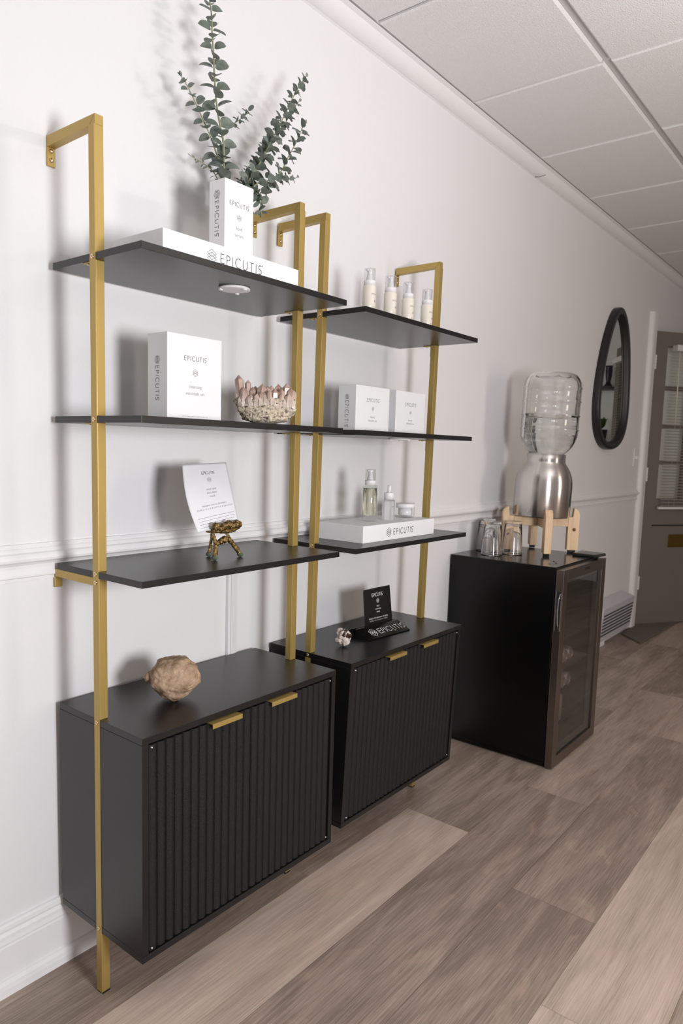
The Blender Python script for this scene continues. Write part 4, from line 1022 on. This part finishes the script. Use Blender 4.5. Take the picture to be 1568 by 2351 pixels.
outer = [(.026, -.075), (.0265, -.035), (.045, -.018), (.0725, -.003), (.087, .010), (.101, .028), (.109, .046), (.1140, .068), (.1155, .092), (.1188, .096), (.1155, .100), (.1150, .150), (.1184, .154), (.1150, .158), (.1150, .208), (.1184, .212), (.1150, .216), (.1150, .262), (.1188, .266), (.1150, .270), (.113, .288), (.106, .306), (.094, .320), (.080, .327), (.070, .328), (.060, .322), (0, .318)]
def facet(a, z):
    if z < .05 or z > .30: return 1
    return 1+.034*max(0, cos(5*a+.4))**20
bm = NB(); inner = [(max(0, r_-.0042), z if i < len(outer)-6 else z-.0045) for i, (r_, z) in enumerate(outer)]; inner[-1] = (0, .3135)
add_lathe(bm, outer, (ac.x, ac.y, zb_), 96, cap=False, mod=facet); add_lathe(bm, inner[::-1], (ac.x, ac.y, zb_), 96, cap=False)
o = lean(obj('glass', bm, GLASS, bt, fix=False))
# keep the outer skin facing out and the inner skin facing in
me = o.data; bm = bmesh.new(); bm.from_mesh(me); bmesh.ops.recalc_face_normals(bm, faces=bm.faces[:]); 
cen = LEAN @ Vector((ac.x, ac.y, zb_+.18)); n_out = len(outer)*96
axis_d = (LEAN.to_3x3() @ Vector((0, 0, 1))).normalized()
for f in bm.faces:
    c_ = f.calc_center_median(); radial = (c_-cen)-axis_d*(c_-cen).dot(axis_d)
    isout = max(v.index for v in f.verts) < len([1 for r_, z in outer if r_ > 1e-6])*96+1
    ref = radial if radial.length > .03 and abs((c_-cen).dot(axis_d)) < .13 else (c_-cen)
    if (f.normal.dot(ref) > 0) != isout: f.normal_flip()
bm.to_mesh(me); bm.free()
wl = .157
wp = [(max(0, r_-.0046), z) for r_, z in outer if z < wl]+[(.1104, wl)]
bm = NB(); add_lathe(bm, [(0, -.074)]+wp[0:]+[(0, wl)], (ac.x, ac.y, zb_), 72, cap=False); lean(obj('water', bm, WATER, bt))

# ================================================================== MIRROR
L_ = [(3.552, 2.066), (3.493, 2.032), (3.441, 1.971), (3.397, 1.895), (3.359, 1.83), (3.325, 1.747), (3.295, 1.649), (3.278, 1.57), (3.270, 1.491), (3.276, 1.423), (3.295, 1.355), (3.330, 1.296), (3.389, 1.252), (3.461, 1.226), (3.540, 1.213)]
R_ = [(3.657, 1.227), (3.732, 1.255), (3.792, 1.30), (3.828, 1.355), (3.845, 1.432), (3.838, 1.539), (3.826, 1.646), (3.811, 1.716), (3.789, 1.827), (3.763, 1.908), (3.722, 1.976), (3.666, 2.031), (3.612, 2.057)]
ring = [p.xy for p in (Vector((x, z)) for x, z in L_+R_)]
def closed_spline(P, n=4):
    out = []; m_ = len(P)
    for i in range(m_):
        a, b_, c_, d_ = P[i-1], P[i], P[(i+1) % m_], P[(i+2) % m_]
        for k in range(n):
            t = k/n; out.append(.5*((2*b_)+(c_-a)*t+(2*a-5*b_+4*c_-d_)*t*t+(3*b_-a-3*c_+d_)*t**3))
    return out
for _ in range(2): ring = [(ring[i-1]+ring[i]*2+ring[(i+1) % len(ring)])/4 for i in range(len(ring))]
ring = closed_spline([Vector(p) for p in ring])
cen = sum(ring, Vector((0, 0)))/len(ring)
def inset(d):
    out = []; n = len(ring)
    for i in range(n):
        t = (ring[(i+1) % n]-ring[i-1]).normalized(); nn = Vector((-t.y, t.x))
        if nn.dot(cen-ring[i]) < 0: nn = -nn
        out.append(ring[i]+nn*d)
    return out
mi_ = thing('wall_mirror', 'egg shaped mirror with a thick black frame on the wall past the dispenser', 'mirror', (3.55, WY, 1.21))
bm = NB(); prof = [(.0, WY), (.0, -.012), (.003, -.018), (.009, -.020), (.030, -.020), (.037, -.018), (.040, -.013), (.0405, -.004), (.044, -.003), (.046, .001), (.048, .010)]
rings = [[bm.verts.new((p.x, y, p.y)) for p in inset(d)] for d, y in prof]
for a, b_ in zip(rings, rings[1:]):
    for k in range(len(a)): bm.faces.new((a[k], a[(k+1) % len(a)], b_[(k+1) % len(a)], b_[k])).smooth = True
obj('frame', bm, FRAMEB, mi_)
bm = NB(); add_prism(bm, [(p.x, .004, p.y) for p in inset(.044)], (0, .006, 0)); obj('mirror_glass', bm, MIRM, mi_)
